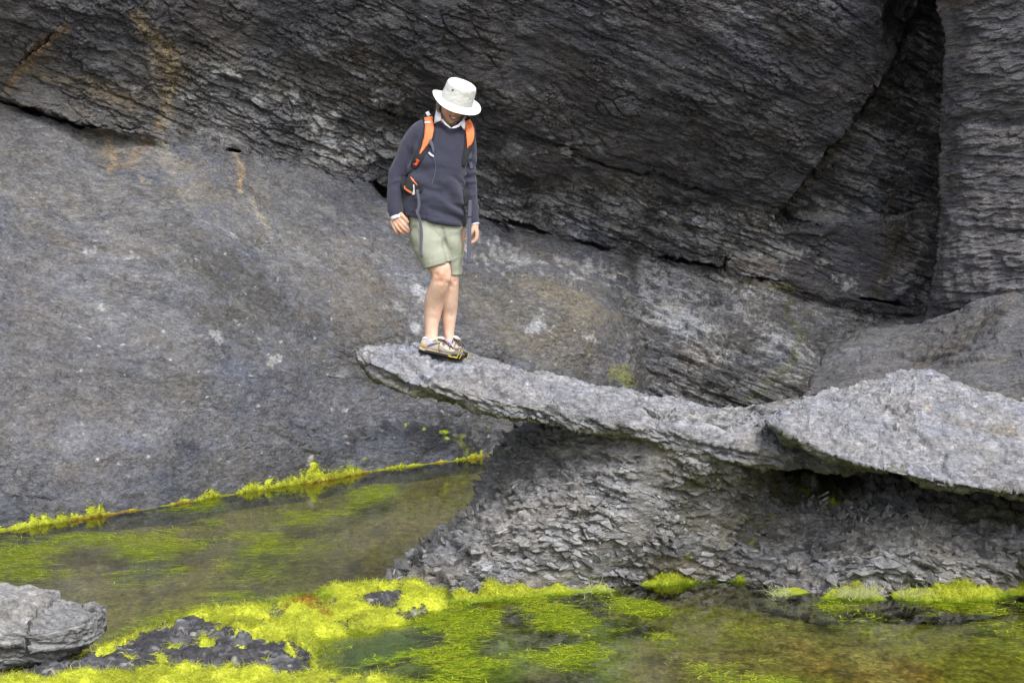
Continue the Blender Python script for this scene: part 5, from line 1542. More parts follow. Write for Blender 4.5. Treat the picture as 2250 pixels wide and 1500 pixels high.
# head
nT, nP = 44, 64
th = np.linspace(-math.pi / 2, math.pi / 2, nT)[1:-1]
ph = np.linspace(0, 2 * math.pi, nP, endpoint=False)
TH, PH = np.meshgrid(th, ph, indexing='ij')
hx, hy, hz = 0.074 * np.cos(TH) * np.sin(PH), 0.094 * np.cos(TH) * np.cos(PH), 0.116 * np.sin(TH)
lowj = np.clip(-hz / 0.116, 0, 1)
hx = hx * (1 - 0.30 * lowj ** 1.6)
hy = np.where(hy > 0, hy * (1 + 0.10 * lowj), hy * (1 - 0.42 * lowj))
hy = hy - 0.006 * np.exp(-((hz - 0.012) / .014) ** 2) * (hy > .05) * (np.abs(hx) < .045)
def bump(cx, cz, sx_, sz_, amt):
    return amt * np.exp(-((hx - cx) / sx_) ** 2 - ((hz - cz) / sz_) ** 2) * (hy > 0)
hy = hy + bump(0, -.010, .011, .026, .018) + bump(0, -.022, .013, .010, .014) + bump(0, -.098, .02, .014, .008)
for s_ in (-1, 1):
    hy = hy + bump(s_ * .042, -.028, .020, .020, .010) + bump(s_ * .030, .016, .014, .010, -.008)
hy = hy + bump(0, -.056, .026, .010, -.006) + bump(0, -.076, .018, .009, -.004)
R = H(np.stack([hx, hy, hz], -1))
body.rings(R)
for s_ in (-1, 1):                                               # ears
    e = [H((s_ * .076, -.008, z)) for z in (.022, .008, -.010, -.026)]
    pe = [(*[float(a) for a in w2px(x)], float(x[1] - PY0), rr, rr * 1.4) for x, rr in zip(e, (3.2, 4.6, 4.2, 3.0))]
    body.tube(pe, 8, 10)
me = remesh(body.mesh('person_body'), 0.0036, 2, 0.5)
v, nv = get_vn(me)
bpx_, bpy2 = w2px(v)
hl = (v - hC) @ hM.T
skin = np.array([0.52, 0.325, 0.235]) * np.ones((len(v), 3))
hot = fbm(v, 18, 4, 0.6, seed=601)
skin *= (1 + 0.20 * hot + 0.10 * fbm(v, 55, 3, 0.6, seed=603))[:, None]
skin *= np.stack([1 + 0 * hot, 1 - 0.12 * sstep(0, .5, fbm(v, 11, 3, seed=604)), 1 - 0.16 * sstep(0, .5, fbm(v, 11, 3, seed=604))], -1)
leg = bpy2 > 560
skin[leg] = skin[leg] * np.array([1.14, 1.24, 1.32])
def blush(c, rad, col, k):
    global skin
    d = np.linalg.norm(v - np.asarray(c), axis=1)
    m = (k * (1 - sstep(.3, 1.0, d / rad)))[:, None]
    skin = skin * (1 - m) + np.array(col) * m
for c, rr in ((W(970, 604, -.13), .065), (W(991, 618, -.05), .05), (W(875, 484, -.06), .03), (W(880, 510, -.06), .04), (W(893, 505, -.06), .03), (H((.04, .08, -.03)), .035), (H((-.04, .08, -.03)), .035), (H((0, .11, -.02)), .02)):
    blush(c, rr, (0.52, 0.235, 0.155), .6)
def dent(px_, py_, r_, amt):
    global v
    m = np.exp(-(((bpx_ - px_) / r_) ** 2 + ((bpy2 - py_) / r_) ** 2)) * (nv[:, 1] < 0.2)
    v = v + nv * (amt * m)[:, None]
for a_ in [(971, 602, 7, .0045), (959, 604, 5, -.005), (983, 598, 5, -.005), (968, 619, 6, -.004), (969, 627, 4, .002), (957, 618, 5, -.003), (991, 617, 6, .004), (984, 622, 4, -.004), (1000, 618, 4, -.004), (991, 630, 5, -.003), (944, 690, 8, .003), (955, 700, 7, -.003), (940, 741, 4, .003), (955, 735, 5, -.002), (992, 695, 6, -.003), (981, 735, 4, .002)]:
    dent(*a_)
vein = fbm(v, (60, 60, 9), 3, seed=602)
skin *= np.where(leg, 1 - 0.10 * sstep(.25, .5, vein), 1)[:, None]
for s_ in (-1, 1):                                               # smile lines
    pts_ = np.array([H((s_ * x, y, z)) for x, y, z in ((.020, .098, -.030), (.030, .092, -.044), (.034, .085, -.060))])
    for q_ in crom(pts_, 14):
        d = np.linalg.norm(v - q_, axis=1)
        v = v - nv * (0.0022 * np.exp(-(d / .0035) ** 2))[:, None] * .35
set_v(me, v)
add_color(me, 'tint', np.clip(skin, .02, .8))
def skin_mat():
    t = NT('skin')
    a = t.attr('tint')
    co = t.coords()
    c = t.mix(1.0, a.outputs['Color'], t.ramp(t.noise(co, 140, 4, .6).outputs['Fac'], [(.3, .88), (.7, 1.1)]), 'MULTIPLY')
    b = t.bsdf(Base_Color=c, Roughness=.5, Specular_IOR_Level=.35, Subsurface_Weight=.12, Subsurface_Scale=.01)
    b.inputs['Subsurface Radius'].default_value = (1, .35, .2)
    bn = t.n('ShaderNodeBump', Strength=.35, Distance=.003)
    t.set(bn.inputs['Height'], t.noise(co, 160, 4, .6).outputs['Fac'])
    t.set(b.inputs['Normal'], bn.outputs[0])
    return t.m
M_skin = skin_mat()
child(new_obj('body', me, M_skin), person)

# mouth, teeth, eyes
M_lip = simple_mat('lips', (0.36, 0.13, 0.10), .45, .1, 80)
M_teeth = simple_mat('teeth', (0.78, 0.74, 0.66), .3, .05, 80)
M_dark = simple_mat('mouth_dark', (0.05, 0.018, 0.015), .6, .1, 80)
M_eye = simple_mat('eye_white', (0.7, 0.68, 0.64), .25, .05, 80)
def face_y(x, z):
    i = np.argmin((hl[:, 0] - x) ** 2 + (hl[:, 2] - z) ** 2 + 10 * (hl[:, 1] < 0.03))
    return hl[i, 1]
def face_strip(name, pts, wid, off, thick, mat, parent):
    s = Soup()
    P_ = crom(np.array([(x, face_y(x, z) + off, z, w_) for (x, z), w_ in zip(pts, wid)]), 18)
    c = H(P_[:, :3]); r = np.maximum(P_[:, 3], .0005)
    th_ = np.linspace(0, 2 * math.pi, 10, endpoint=False)
    Rr = c[:, None] + (np.array(hU)[None, None] * (np.sin(th_)[None] * r[:, None])[..., None]) + np.array(hF)[None, None] * (np.cos(th_) * thick)[None, :, None]
    s.rings(Rr)
    return child(new_obj(name, s.mesh(name), mat), parent)
mo = face_strip('mouth', [(-.029, -.046), (-.016, -.055), (0, -.058), (.016, -.055), (.029, -.046)], [.0015, .006, .008, .006, .0015], .0005, .003, M_dark, person)
face_strip('teeth', [(-.021, -.0475), (-.011, -.0525), (0, -.054), (.011, -.0525), (.021, -.0475)], [.002, .0048, .0056, .0048, .002], .0025, .003, M_teeth, person)
face_strip('lip', [(-.031, -.043), (-.016, -.0475), (0, -.0485), (.016, -.0475), (.031, -.043)], [.001, .0026, .0030, .0026, .001], .003, .003, M_lip, person)
face_strip('lip', [(-.029, -.048), (-.015, -.0625), (0, -.0665), (.015, -.0625), (.029, -.048)], [.001, .0034, .0046, .0034, .001], .002, .004, M_lip, person)
for s_ in (-1, 1):
    face_strip('eye', [(s_ * .021, .016), (s_ * .030, .0165), (s_ * .039, .0155)], [.001, .0045, .001], .001, .003, M_eye, person)
    face_strip('eyebrow', [(s_ * .016, .028), (s_ * .030, .033), (s_ * .044, .029)], [.0015, .003, .0015], .002, .003, simple_mat('eyebrow_hair', (.12, .085, .06), .8), person)

# hair under the hat
hairS = Soup()
m_ = np.stack([hx * 1.13, np.where(hy < 0, hy * 1.10 - .004, hy * 0.9), hz * 1.03], -1)
n_h, m_h = m_.shape[:2]
Pm = H(m_ + 0.004 * np.stack([fbm(m_ * 1, (90, 90, 14), 3, seed=611 + a) for a in range(3)], -1))
Fh = grid_faces(n_h, m_h, True)
cent = m_.reshape(-1, 3)[Fh].mean(1)
ok = ((cent[:, 1] < .022 - 0.25 * np.abs(cent[:, 2] - .02) * 0) & (cent[:, 2] > -.058) & (cent[:, 2] < .012) & ((np.abs(cent[:, 0]) > .05) | (cent[:, 1] < 0)))
meh = mesh_np('hair', Pm.reshape(-1, 3), Fh[ok])
t = NT('hair_grey_brown')
nz_ = t.noise(t.mapping(t.coords(), scale=(1, 1, .15)), 260, 4, .6)
b = t.bsdf(Base_Color=t.ramp(nz_.outputs['Fac'], [(.3, (.08, .06, .045)), (.55, (.20, .165, .13)), (.75, (.34, .30, .26))]), Roughness=.55)
hair = child(new_obj('hair', meh, t.m), person)
md = hair.modifiers.new('thick', 'SOLIDIFY'); md.thickness = .012; md.offset = 1
# locks of hair by the ear
NL = 260
side_x = np.where(rng.random(NL) < .75, -1, 1)
lb = H(np.stack([side_x * rng.uniform(.070, .082, NL), rng.uniform(-.045, .024, NL), rng.uniform(-.02, .03, NL)], -1))
ld = -np.array(hU)[None] * 1.0 + rng.normal(0, .18, (NL, 3))
locks = child(new_obj('hair_strands', strands('hair_strands', lb, ld, np.tile(-np.array(hR), (NL, 1)) * side_x[:, None], rng.uniform(.03, .055, NL), rng.uniform(.002, .004, NL), rng.uniform(.001, .004, NL), np.array([.2, .165, .13]) * rng.uniform(.4, 1.6, (NL, 1)), 3, 12), M_alg if False else t.m, kind='stuff'), hair)
locks.matrix_parent_inverse = Matrix.Identity(4)

# ------------------------------------------------------------------ hat
def cloth_mat(name, col, knit=0.0, scale=400.0, rough=.85, var=.12, sheen=0.0, bumps=.4):
    t = NT(name)
    co = t.coords()
    wv = t.noise(t.mapping(co, scale=(1, 1, 1.6)), scale, 3, .6)
    bg_ = t.noise(co, 14.0, 4, .6)
    c = t.mix(1.0, col, t.ramp(wv.outputs['Fac'], [(.25, 1 - knit - .05), (.75, 1 + knit + .05)]), 'MULTIPLY')
    c = t.mix(1.0, c, t.ramp(bg_.outputs['Fac'], [(.3, 1 - var), (.7, 1 + var)]), 'MULTIPLY')
    b = t.bsdf(Base_Color=c, Roughness=rough, Specular_IOR_Level=.2, Sheen_Weight=sheen)
    bn = t.n('ShaderNodeBump', Strength=bumps, Distance=.003)
    t.set(bn.inputs['Height'], wv.outputs['Fac'])
    t.set(b.inputs['Normal'], bn.outputs[0])
    return t.m
M_hat = cloth_mat('white_cotton', (0.70, 0.695, 0.675), .03, 500, .8, .06, bumps=.3)
M_hatc = cloth_mat('shaded_white_cotton', (0.52, 0.525, 0.505), .03, 500, .8, .05, bumps=.3)  # white cotton greyed: shade of the crown sides in the colour; seams share it
aU = Vector((0.315, -0.33, 0.88)).normalized()
aF = Vector((0.20, -0.9, -0.4)); aF = (aF - aU * aF.dot(aU)).normalized()
aR = aF.cross(aU)
if aR.x < 0: aR = -aR
aM = np.array([aR, aF, aU])
aC = W(1004, 220.5, -.03)
def A_(p): return aC + np.asarray(p, float) @ aM
th_ = np.linspace(0, 2 * math.pi, 96, endpoint=False)
def hat_rings(prof, wr_amp, seed):
    out = []
    for r, z in prof:
        x = r * 0.95 * np.sin(th_)
        y = r * 1.06 * np.cos(th_)
        out.append(np.stack([x, y, np.full_like(x, z)], -1))
    Q = np.array(out)
    if wr_amp:
        wv = fbm(Q, (22, 22, 30), 4, .55, seed=seed, ridged=True)
        Q[..., :2] *= (1 + wr_amp * wv * np.clip((Q[..., 2:3][..., 0] - 0.0) / .03, 0, 1))[..., None]
    return Q
prof = [(.101, -.012), (.102, .004), (.1015, .02), (.099, .04), (.097, .06), (.0955, .080), (.0935, .094), (.089, .104), (.080, .110), (.066, .1125), (.045, .111), (.022, .109), (.004, .1085)]
pc = crom(np.array([(a, 0, b) for a, b in prof]), 44)
Q = hat_rings([(a, c) for a, _, c in pc], .06, 621)
Q[..., 2] += .004 * np.sin(th_ * 2 + .5)[None] * np.clip(Q[..., 2] / .1, 0, 1)
# a crease round the crown below the seam
s = Soup(); s.rings(A_(Q), True)
hat = empty('hat', tuple(aC)); hat.parent = person; hat.matrix_parent_inverse = Matrix.Translation(-Vector(person.location))
def hchild(o):
    o.parent = hat
    o.matrix_parent_inverse = Matrix.Translation(-Vector(aC))
    return o
hchild(new_obj('hat_crown', s.mesh('hat_crown'), M_hatc))
tp_ = hat_rings([(a * 1.012, c + .0022) for a, _, c in pc if c > .088], .02, 621)
s = Soup(); s.rings(A_(tp_), True)
hchild(new_obj('crown_top', s.mesh('crown_top'), M_hat))  # top of the crown in the plain white, without the painted shade
# brim
rad = np.concatenate([np.linspace(.096, .164, 14), [.1655], np.linspace(.164, .096, 14)])
topb = np.concatenate([np.ones(14), [0.0], -np.ones(14)])
br = []
for r, tb in zip(rad, topb):
    u = (r - .100) / .064
    droop = -.008 * u - .014 * np.clip(u, 0, 1) ** 2 * (0.65 + 0.55 * np.cos(th_)) + .020 * np.clip(u, 0, 1) ** 2 * np.abs(np.sin(th_)) ** 2.5
    droop = droop + .004 * np.sin(3 * th_ + 1) * np.clip(u, 0, 1)
    ex_ = 1 + 0.02 * np.cos(2 * th_)
    br.append(np.stack([r * .96 * ex_ * np.sin(th_), r * 1.05 * np.cos(th_), droop + tb * .0016 - .004], -1))
s = Soup(); s.rings(A_(np.array(br)), False)
hchild(new_obj('brim', s.mesh('brim'), M_hat))
for k in (0, 1, 2):                                              # stitched rows on the brim
    r = (.104, .125, .160)[k]
    u = (r - .100) / .064
    z = -.008 * u - .014 * max(u, 0) ** 2 * (0.65 + 0.55 * np.cos(th_)) + .020 * max(u, 0) ** 2 * np.abs(np.sin(th_)) ** 2.5 + .004 * np.sin(3 * th_ + 1) * max(u, 0) - .0018
    ex_ = 1 + 0.02 * np.cos(2 * th_)
    c = np.stack([r * .96 * ex_ * np.sin(th_), r * 1.05 * np.cos(th_), z], -1)
    tr = np.array([c * np.array([1 + q_, 1 + q_, 1]) + np.array([0, 0, h_]) for q_, h_ in ((-.006, 0), (0, .0012 if k else .003), (.006, 0), (0, -.001))])
    s = Soup(); s.rings(A_(np.concatenate([tr, tr[:1]])), False)
    hchild(new_obj('seam', s.mesh('seam'), M_hatc))
M_brass = simple_mat('dull_brass', (.10, .085, .05), .4, .1, 100)
ea = -0.78
s = Soup()
c0 = np.array([.0975 * .95 * math.sin(ea), .0975 * 1.06 * math.cos(ea), .078])
nrm = c0 * np.array([1, 1, 0]); nrm /= np.linalg.norm(nrm)
tg = np.cross(nrm, [0, 0, 1]); tt = np.linspace(0, 2 * math.pi, 14, endpoint=False)
s.rings(A_(np.array([c0 + nrm * d_ + (tg[None] * np.cos(tt)[:, None] + np.array([0, 0, 1.])[None] * np.sin(tt)[:, None]) * r_ for d_, r_ in ((-.004, .0066), (.004, .0066), (.005, .005), (.003, .003))])), True)
hchild(new_obj('eyelet', s.mesh('eyelet'), M_brass))

# ------------------------------------------------------------------ sweater
def ringed(rows, n, m=48, ex=2.4):
    """rows: px, py, dy, half width, half depth, slope across, slope in depth"""
    a = np.array(rows, float)
    c = np.array([W(*r[:3]) for r in a])
    q = crom(np.concatenate([c, a[:, 3:5] * K, a[:, 5:7]], 1), n)
    th_ = np.linspace(0, 2 * math.pi, m, endpoint=False)
    cx = np.sign(np.cos(th_)) * np.abs(np.cos(th_)) ** (2 / ex)
    sy_ = np.sign(np.sin(th_)) * np.abs(np.sin(th_)) ** (2 / ex)
    R = q[:, None, :3].repeat(m, 1)
    X_ = q[:, 3:4] * cx[None]; Y_ = q[:, 4:5] * sy_[None]
    R[..., 0] += X_; R[..., 1] += Y_
    R[..., 2] += X_ * q[:, 5:6] + Y_ * q[:, 6:7]
    return R
sw_ = Soup()
sw_.rings(ringed([(989, 268, .02, 28, 29, -.12, .45), (987, 273, .02, 37, 33, -.12, .35), (980, 283, .02, 54, 37, -.10, .2), (974, 300, .02, 63, 41, -.06, .08), (968, 340, .015, 64, 44, -.02, 0), (957, 390, .01, 65, 45, -.0, 0), (953, 440, .01, 67, 46, -.08, 0), (954, 474, .01, 67, 46, -.16, 0), (955, 487, .01, 66, 45.5, -.17, 0)], 44))
sw_.tube([(955, 284, .03, 26, 28), (926, 291, .03, 25, 29), (903, 318, .03, 23, 25), (888, 352, .03, 20.5, 23), (873, 387, .02, 20, 21), (868, 422, -.01, 17.2, 19), (867.5, 452, -.035, 16.6, 16), (869, 468, -.045, 15.5, 13.5), (870.5, 476, -.05, 14.6, 12.5)], 40, 24, roundcap=False)
sw_.tube([(1000, 288, .05, 24, 26), (1018, 292, .05, 24, 27), (1026, 318, .055, 21, 23), (1029, 350, .06, 18, 21), (1031, 385, .055, 16.2, 19), (1034, 422, .045, 14.2, 17), (1038, 460, .02, 13.2, 15), (1042, 486, .0, 11, 13), (1043, 492, -.003, 10.8, 12.5)], 40, 24, roundcap=False)
me = remesh(sw_.mesh('sweater'), 0.0052, 5, .5)
v, nv = get_vn(me)
sx_, sy_ = w2px(v)
low_t = sstep(330, 440, sy_) * (np.abs(sx_ - 955) < 72)
slv = ((sx_ < 893) | (sx_ > 1019)).astype(float)
u_ = (sx_ - 955) / 65
fold = np.sin((sy_ - 26 * u_ * u_ - 10 * u_) / 7.5 + 5 * fbm(v, (3, 3, 5), 3, seed=631)) * sstep(.0, .35, fbm(v, (4, 4, 7), 3, seed=632) + .15)
diag_ = np.sin(((sx_ - 905) * .75 - (sy_ - 330)) / 9.0 + 4 * fbm(v, 5, 2, seed=635)) * (1 - sstep(0, 60, np.hypot(sx_ - 925, sy_ - 370) - 18)) * (slv < .5)
el = np.exp(-((sy_ - 395) / 45) ** 2) + np.exp(-((sy_ - 468) / 12) ** 2)
d_ = 0.012 * fold * low_t * (1 - slv) + 0.0085 * diag_ + slv * 0.0080 * np.sin(sy_ / 4.2 + 6 * fbm(v, (6, 6, 9), 3, seed=633)) * np.clip(el, 0, 1) * sstep(-.1, .3, fbm(v, 6, 2, seed=636)) + 0.006 * fbm(v, 9, 3, seed=634)
hemd = (955 * 0 + 487 + (sx_ - 955) * .17) - sy_                  # px above the hem
d_ = d_ + 0.0016 * ((hemd < 9) & (slv < .5)) - 0.0020 * np.exp(-((hemd - 10) / 1.5) ** 2) * (slv < .5)
set_v(me, v + nv * d_[:, None])
M_sweat = cloth_mat('navy_grey_knit', (0.035, 0.036, 0.058), .20, 230, .92, .07, sheen=.15, bumps=.7)
sweater = child(new_obj('sweater', me, M_sweat), person)
from mathutils.bvhtree import BVHTree
def bvh_of(*objs):
    V, F = [], []
    for o in objs:
        b = len(V)
        V += [tuple(q.co) for q in o.data.vertices]
        F += [tuple(b + i for i in p.vertices) for p in o.data.polygons]
    return BVHTree.FromPolygons(V, F)

# ------------------------------------------------------------------ shorts
sh = Soup()
sh.rings(ringed([(957, 462, .02, 58, 42, -.1, 0), (956, 490, .02, 60, 44, -.12, 0), (959, 515, .02, 57, 44, -.08, 0), (962, 533, .02, 50, 37, -.05, 0), (966, 546, .02, 34, 28, -.03, 0)], 20))
sh.rings(ringed([(936, 482, .01, 26, 32, 0, 0), (938, 520, -.01, 38, 43, .05, 0), (949, 550, -.03, 36.5, 41, .2, 0), (957, 572, -.045, 33, 38, .28, 0), (960.5, 583.5, -.05, 31, 36, .30, 0)], 22, 36, 2.2))
sh.rings(ringed([(984, 482, .045, 24, 30, 0, 0), (988, 525, .022, 29, 41, -.04, 0), (994, 560, .028, 24, 35, -.02, 0), (995, 590, .03, 20, 29, 0, 0), (995, 604, .03, 18.2, 27, 0, 0)], 22, 36, 2.2))
me = remesh(sh.mesh('shorts'), 0.0050, 3, .5)
v, nv = get_vn(me)
sx_, sy_ = w2px(v)
f1 = np.sin(((sx_ - 970) * .5 + (sy_ - 520)) / 8 + 5 * fbm(v, (5, 5, 5), 3, seed=641)) * sstep(0, .4, fbm(v, 6, 3, seed=642) + .15)
f2 = np.exp(-((sx_ - (972 + (sy_ - 500) * .16)) / 4.0) ** 2) * (sy_ > 500)
hem1 = np.abs(sy_ - (583.5 - (sx_ - 960) * .30) + 8) < 1.2
set_v(me, v + nv * (0.0060 * f1 - 0.010 * f2 - 0.0016 * hem1 + 0.004 * fbm(v, 10, 3, seed=643))[:, None])
M_short = cloth_mat('sage_cotton', (0.272, 0.285, 0.230), .03, 420, .85, .06, bumps=.3)
shorts = child(new_obj('shorts', me, M_short), person)

# ------------------------------------------------------------------ ribbons lying on the clothes
BV = bvh_of(sweater, shorts)
cam_o = Vector((0, 0, CAM_H))
def lay(px, py, off, dy):
    """point on the clothes under this pixel, lifted by off; where there is none, at depth dy"""
    d = Vector(px2w(px, py, 20.0)) - cam_o
    d.normalize()
    hit = BV.ray_cast(cam_o, d)
    if hit[0] is not None and hit[3] < 14:
        return np.array(hit[0] - d * off)
    return W(px, py, dy)
def ribbon(name, pts, mat, parent, off=.006, thick=.004, dy=-.10, n=30, free=False, nw=5, bow=0.0):
    """pts: px, py, half width px"""
    q = crom(np.array([(a, b, 0.0, w_) for a, b, w_ in pts]), n)
    tg = np.gradient(q[:, :2], axis=0)
    tg /= np.linalg.norm(tg, axis=1, keepdims=True)
    nr = np.stack([-tg[:, 1], tg[:, 0]], -1)
    us = np.linspace(-1, 1, nw)
    T = np.zeros((n, nw, 3))
    for i in range(n):
        for k_, u in enumerate(us):
            x, y = q[i, :2] + nr[i] * u * q[i, 3]
            T[i, k_] = W(x, y, dy if not callable(dy) else dy(i / (n - 1))) if free else lay(x, y, off, dy)
    # even out depth so that the strap bridges folds
    for _ in range(6):
        T[1:-1, :, 1] = .25 * T[:-2, :, 1] + .5 * T[1:-1, :, 1] + .25 * T[2:, :, 1]
    mn = T[:, :, 1].min(1, keepdims=True)
    T[:, :, 1] = np.minimum(T[:, :, 1], mn + .012)
    T[:, :, 1] -= bow * (1 - us[None] ** 2)
    Bk = T + np.array([0, thick, 0])
    ring = np.concatenate([T, Bk[:, ::-1]], 1)
    s = Soup(); s.rings(ring)
    return child(new_obj(name, s.mesh(name), mat), parent)
M_or = cloth_mat('orange_nylon', (0.70, 0.19, 0.075), .04, 600, .6, .04, bumps=.2)
M_bk = cloth_mat('black_mesh_nylon', (0.022, 0.022, 0.026), .15, 500, .75, .1, bumps=.4)
M_gr = cloth_mat('slate_webbing', (0.082, 0.085, 0.115), .12, 500, .7, .05, bumps=.4)
M_rf = simple_mat('reflective_tape', (0.46, 0.46, 0.47), .35, .05, 100)
M_sv = simple_mat('silver_buckle', (0.52, 0.54, 0.57), .35, .05, 100)
def sub(o, par, root):
    o.parent = par
    return o
# right shoulder strap (picture left)
st = ribbon('shoulder_strap', [(941, 250, 11.5), (943, 262, 13), (944, 282, 13), (940, 305, 13), (930, 325, 11), (919, 348, 10), (911, 363, 8.5), (907, 369, 5)], M_bk, pack, .006, .010, -.02)
sub(ribbon('strap_cover', [(941.5, 257, 9.6), (943, 268, 9.8), (943.5, 282, 9.6), (940.5, 302, 8.6), (932, 319, 5.6), (925, 333, 2.2), (922, 339, .8)], M_or, pack, .012, .007, -.03, bow=.002), st, pack)
sub(ribbon('reflective_stripe', [(932.8, 269.5, 2.1), (943, 268.5, 2.1), (953, 268.0, 2.1)], M_rf, pack, .0165, .003, -.04, 10), st, pack)
sub(ribbon('webbing', [(937, 252, 5), (944, 248.5, 5)], M_sv, pack, .014, .006, -.03, 8), st, pack)
sub(ribbon('strap_patch', [(919, 351, 3.8), (911, 363, 4.2)], simple_mat('red_nylon', (.62, .07, .03), .6), pack, .014, .004, -.1, 8), st, pack)
ribbon('webbing', [(909, 366, 2.6), (900, 378, 2.6), (893, 388, 2.6)], M_bk, pack, .006, .003, -.08, 12)
ribbon('webbing', [(941, 308, 5.0), (947, 315, 4.2), (951, 325, 2.8), (952, 336, 1.2)], M_gr, pack, .012, .003, -.1, 14)
ribbon('buckle', [(942, 335, 1.8), (948, 341, 2.2), (953, 344, 1.4)], M_sv, pack, .010, .004, -.1, 8)
ribbon('cord', [(951, 330, .9), (952, 345, .9), (957, 362, .9), (956, 380, .9), (951, 397, .9), (948, 407, .9)], M_gr, pack, .006, .002, -.1, 26, nw=3)
# left shoulder strap (picture right)
st = ribbon('shoulder_strap', [(1022, 262, 9), (1028, 270, 12), (1032, 285, 12.5), (1033, 303, 12), (1029, 322, 9), (1024, 340, 6.5), (1020, 358, 5.5), (1018, 366, 3)], M_bk, pack, .006, .010, -.02)
sub(ribbon('strap_cover', [(1025.5, 265, 8), (1030, 276, 9.2), (1033, 290, 9.2), (1033.5, 305, 8.4), (1031, 318, 5), (1028, 326, 1.2)], M_or, pack, .019, .010, -.05, bow=.002), st, pack)
sub(ribbon('reflective_stripe', [(1023, 279.5, 2), (1032, 283, 2), (1041, 286, 2)], M_rf, pack, .024, .003, -.06, 10), st, pack)
sub(ribbon('webbing', [(1018, 258, 5), (1028, 268, 3.5)], M_sv, pack, .011, .004, .0, 8), st, pack)
t = NT('white_print'); t.bsdf(Base_Color=(.75, .6, .55), Roughness=.6)
tq = [(1034.5 + 3.0 * math.cos(a), 297 + 2.8 * math.sin(a), .55) for a in np.linspace(.7, 5.6, 12)]
sub(ribbon('logo_mark', tq, t.m, pack, .0225, .0015, -.06, 16, nw=3), st, pack)
ribbon('webbing', [(1030, 328, 3.2), (1033, 340, 4.4), (1031, 352, 4.0), (1035, 362, 3.4), (1036, 371, 3.6)], M_gr, pack, .010, .003, -.08, 20)
# hip belt and pouch
ribbon('hip_belt', [(886, 388, 5), (890, 405, 9), (897, 420, 9), (908, 424, 6), (924, 414, 8), (928, 412, 3)], M_bk, pack, .006, .012, -.10, 24)
po = Soup()
pw_ = [(901, 386), (914, 397), (923.5, 409), (917, 420), (908, 429), (897, 424), (887, 416), (889, 402), (893, 391)]
pw_ = crom(np.array([(a, b, 0) for a, b in pw_ + pw_[:1]]), 37)[:-1, :2]
pcx, pcy = pw_.mean(0)
pz = float(lay(pcx, pcy, 0, -.1)[1] - PY0)
po.rings(np.array([[W(pcx + (a - pcx) * s_, pcy + (b - pcy) * s_, pz + d_) for a, b in pw_] for s_, d_ in ((.9, .02), (1.0, .005), (1.0, -.012), (.93, -.024), (.78, -.030), (.4, -.033), (.05, -.033))]))
pouch = child(new_obj('pouch', po.mesh('pouch'), M_bk), pack)
def panel(name, pts, mat, d0, lift=.005):
    q = crom(np.array([(a, b, 0) for a, b in pts + pts[:1]]), 37)[:-1, :2]
    c = q.mean(0)
    s = Soup()
    s.rings(np.array([[W(c[0] + (a - c[0]) * s_, c[1] + (b - c[1]) * s_, d0 + d_) for a, b in q] for s_, d_ in ((1.0, .010), (1.0, 0), (.9, -lift * .7), (.5, -lift), (.05, -lift))]))
    return sub(new_obj(name, s.mesh(name), mat), pouch, pack)
panel('pouch_panel', [(902, 388), (913, 398), (922, 408), (917, 411), (909, 405), (901, 394)], M_or, pz - .026)
panel('pouch_panel', [(888, 408), (896, 412), (906, 414), (912, 412), (914, 418), (908, 427), (898, 423), (888, 415)], M_or, pz - .026)
panel('zip_pull', [(907.5, 406), (910, 406), (911, 418), (911.5, 428), (905.5, 428), (908, 418)], M_rf, pz - .040, .003)
M_web = M_gr
ribbon('hanging_strap', [(916, 417, 3.2), (919, 432, 3.2), (920.5, 450, 3.2), (917, 468, 3.2), (919, 474, 3.4), (924, 492, 3.2), (926, 515, 3.2), (925, 540, 3.2), (925.5, 564, 3.0)], M_gr, pack, .007, .003, lambda t_: -.150 + .02 * t_, 44, free=True)
ribbon('strap_loop', [(914, 460, 1.0), (915, 468, 1.3), (919, 473, 1.6), (921, 474, 1.6)], M_gr, pack, .008, .003, lambda t_: -.156, 12, free=True)
ribbon('hip_belt', [(1021, 415, 4), (1025, 428, 7), (1026, 445, 7), (1022, 460, 4)], M_bk, pack, .008, .012, -.06, 16)
ribbon('belt_trim', [(1029, 425, 1.2), (1030, 436, 1.4)], M_or, pack, .014, .003, -.07, 8)
ribbon('hanging_strap', [(1033, 440, 3.2), (1032.5, 456, 4.0), (1031.5, 480, 4.3), (1031.5, 515, 4.3), (1031, 545, 4.3), (1030, 579, 4.1)], M_gr, pack, .008, .003, lambda t_: -.115, 40, free=True)
ribbon('strap_keeper', [(1026, 476.5, 1.2), (1037, 476.5, 1.2)], M_bk, pack, .008, .005, lambda t_: -.118, 8, free=True)
ribbon('hanging_strap', [(1020.5, 455, 2), (1021, 478, 2.4), (1021, 499, 2.2)], M_bk, pack, .006, .003, -.07, 16)
# the pack itself, behind the back
s = Soup()
s.rings(ringed([(978, 256, .20, 30, 24, 0, 0), (977, 266, .215, 44, 34, 0, 0), (972, 300, .23, 54, 42, 0, 0), (966, 360, .24, 58, 46, 0, 0), (960, 420, .24, 58, 44, 0, 0), (958, 452, .22, 50, 34, 0, 0)], 30, 40, 3.2))
child(new_obj('pack_body', s.mesh('pack_body'), M_bk), pack)
s = Soup()
s.rings(ringed([(888, 396, .06, 5, 20, 0, 0), (888, 430, .07, 5, 22, 0, 0), (890, 472, .06, 3, 14, 0, 0)], 12, 20))
child(new_obj('side_strap', s.mesh('side_strap'), M_bk), pack)

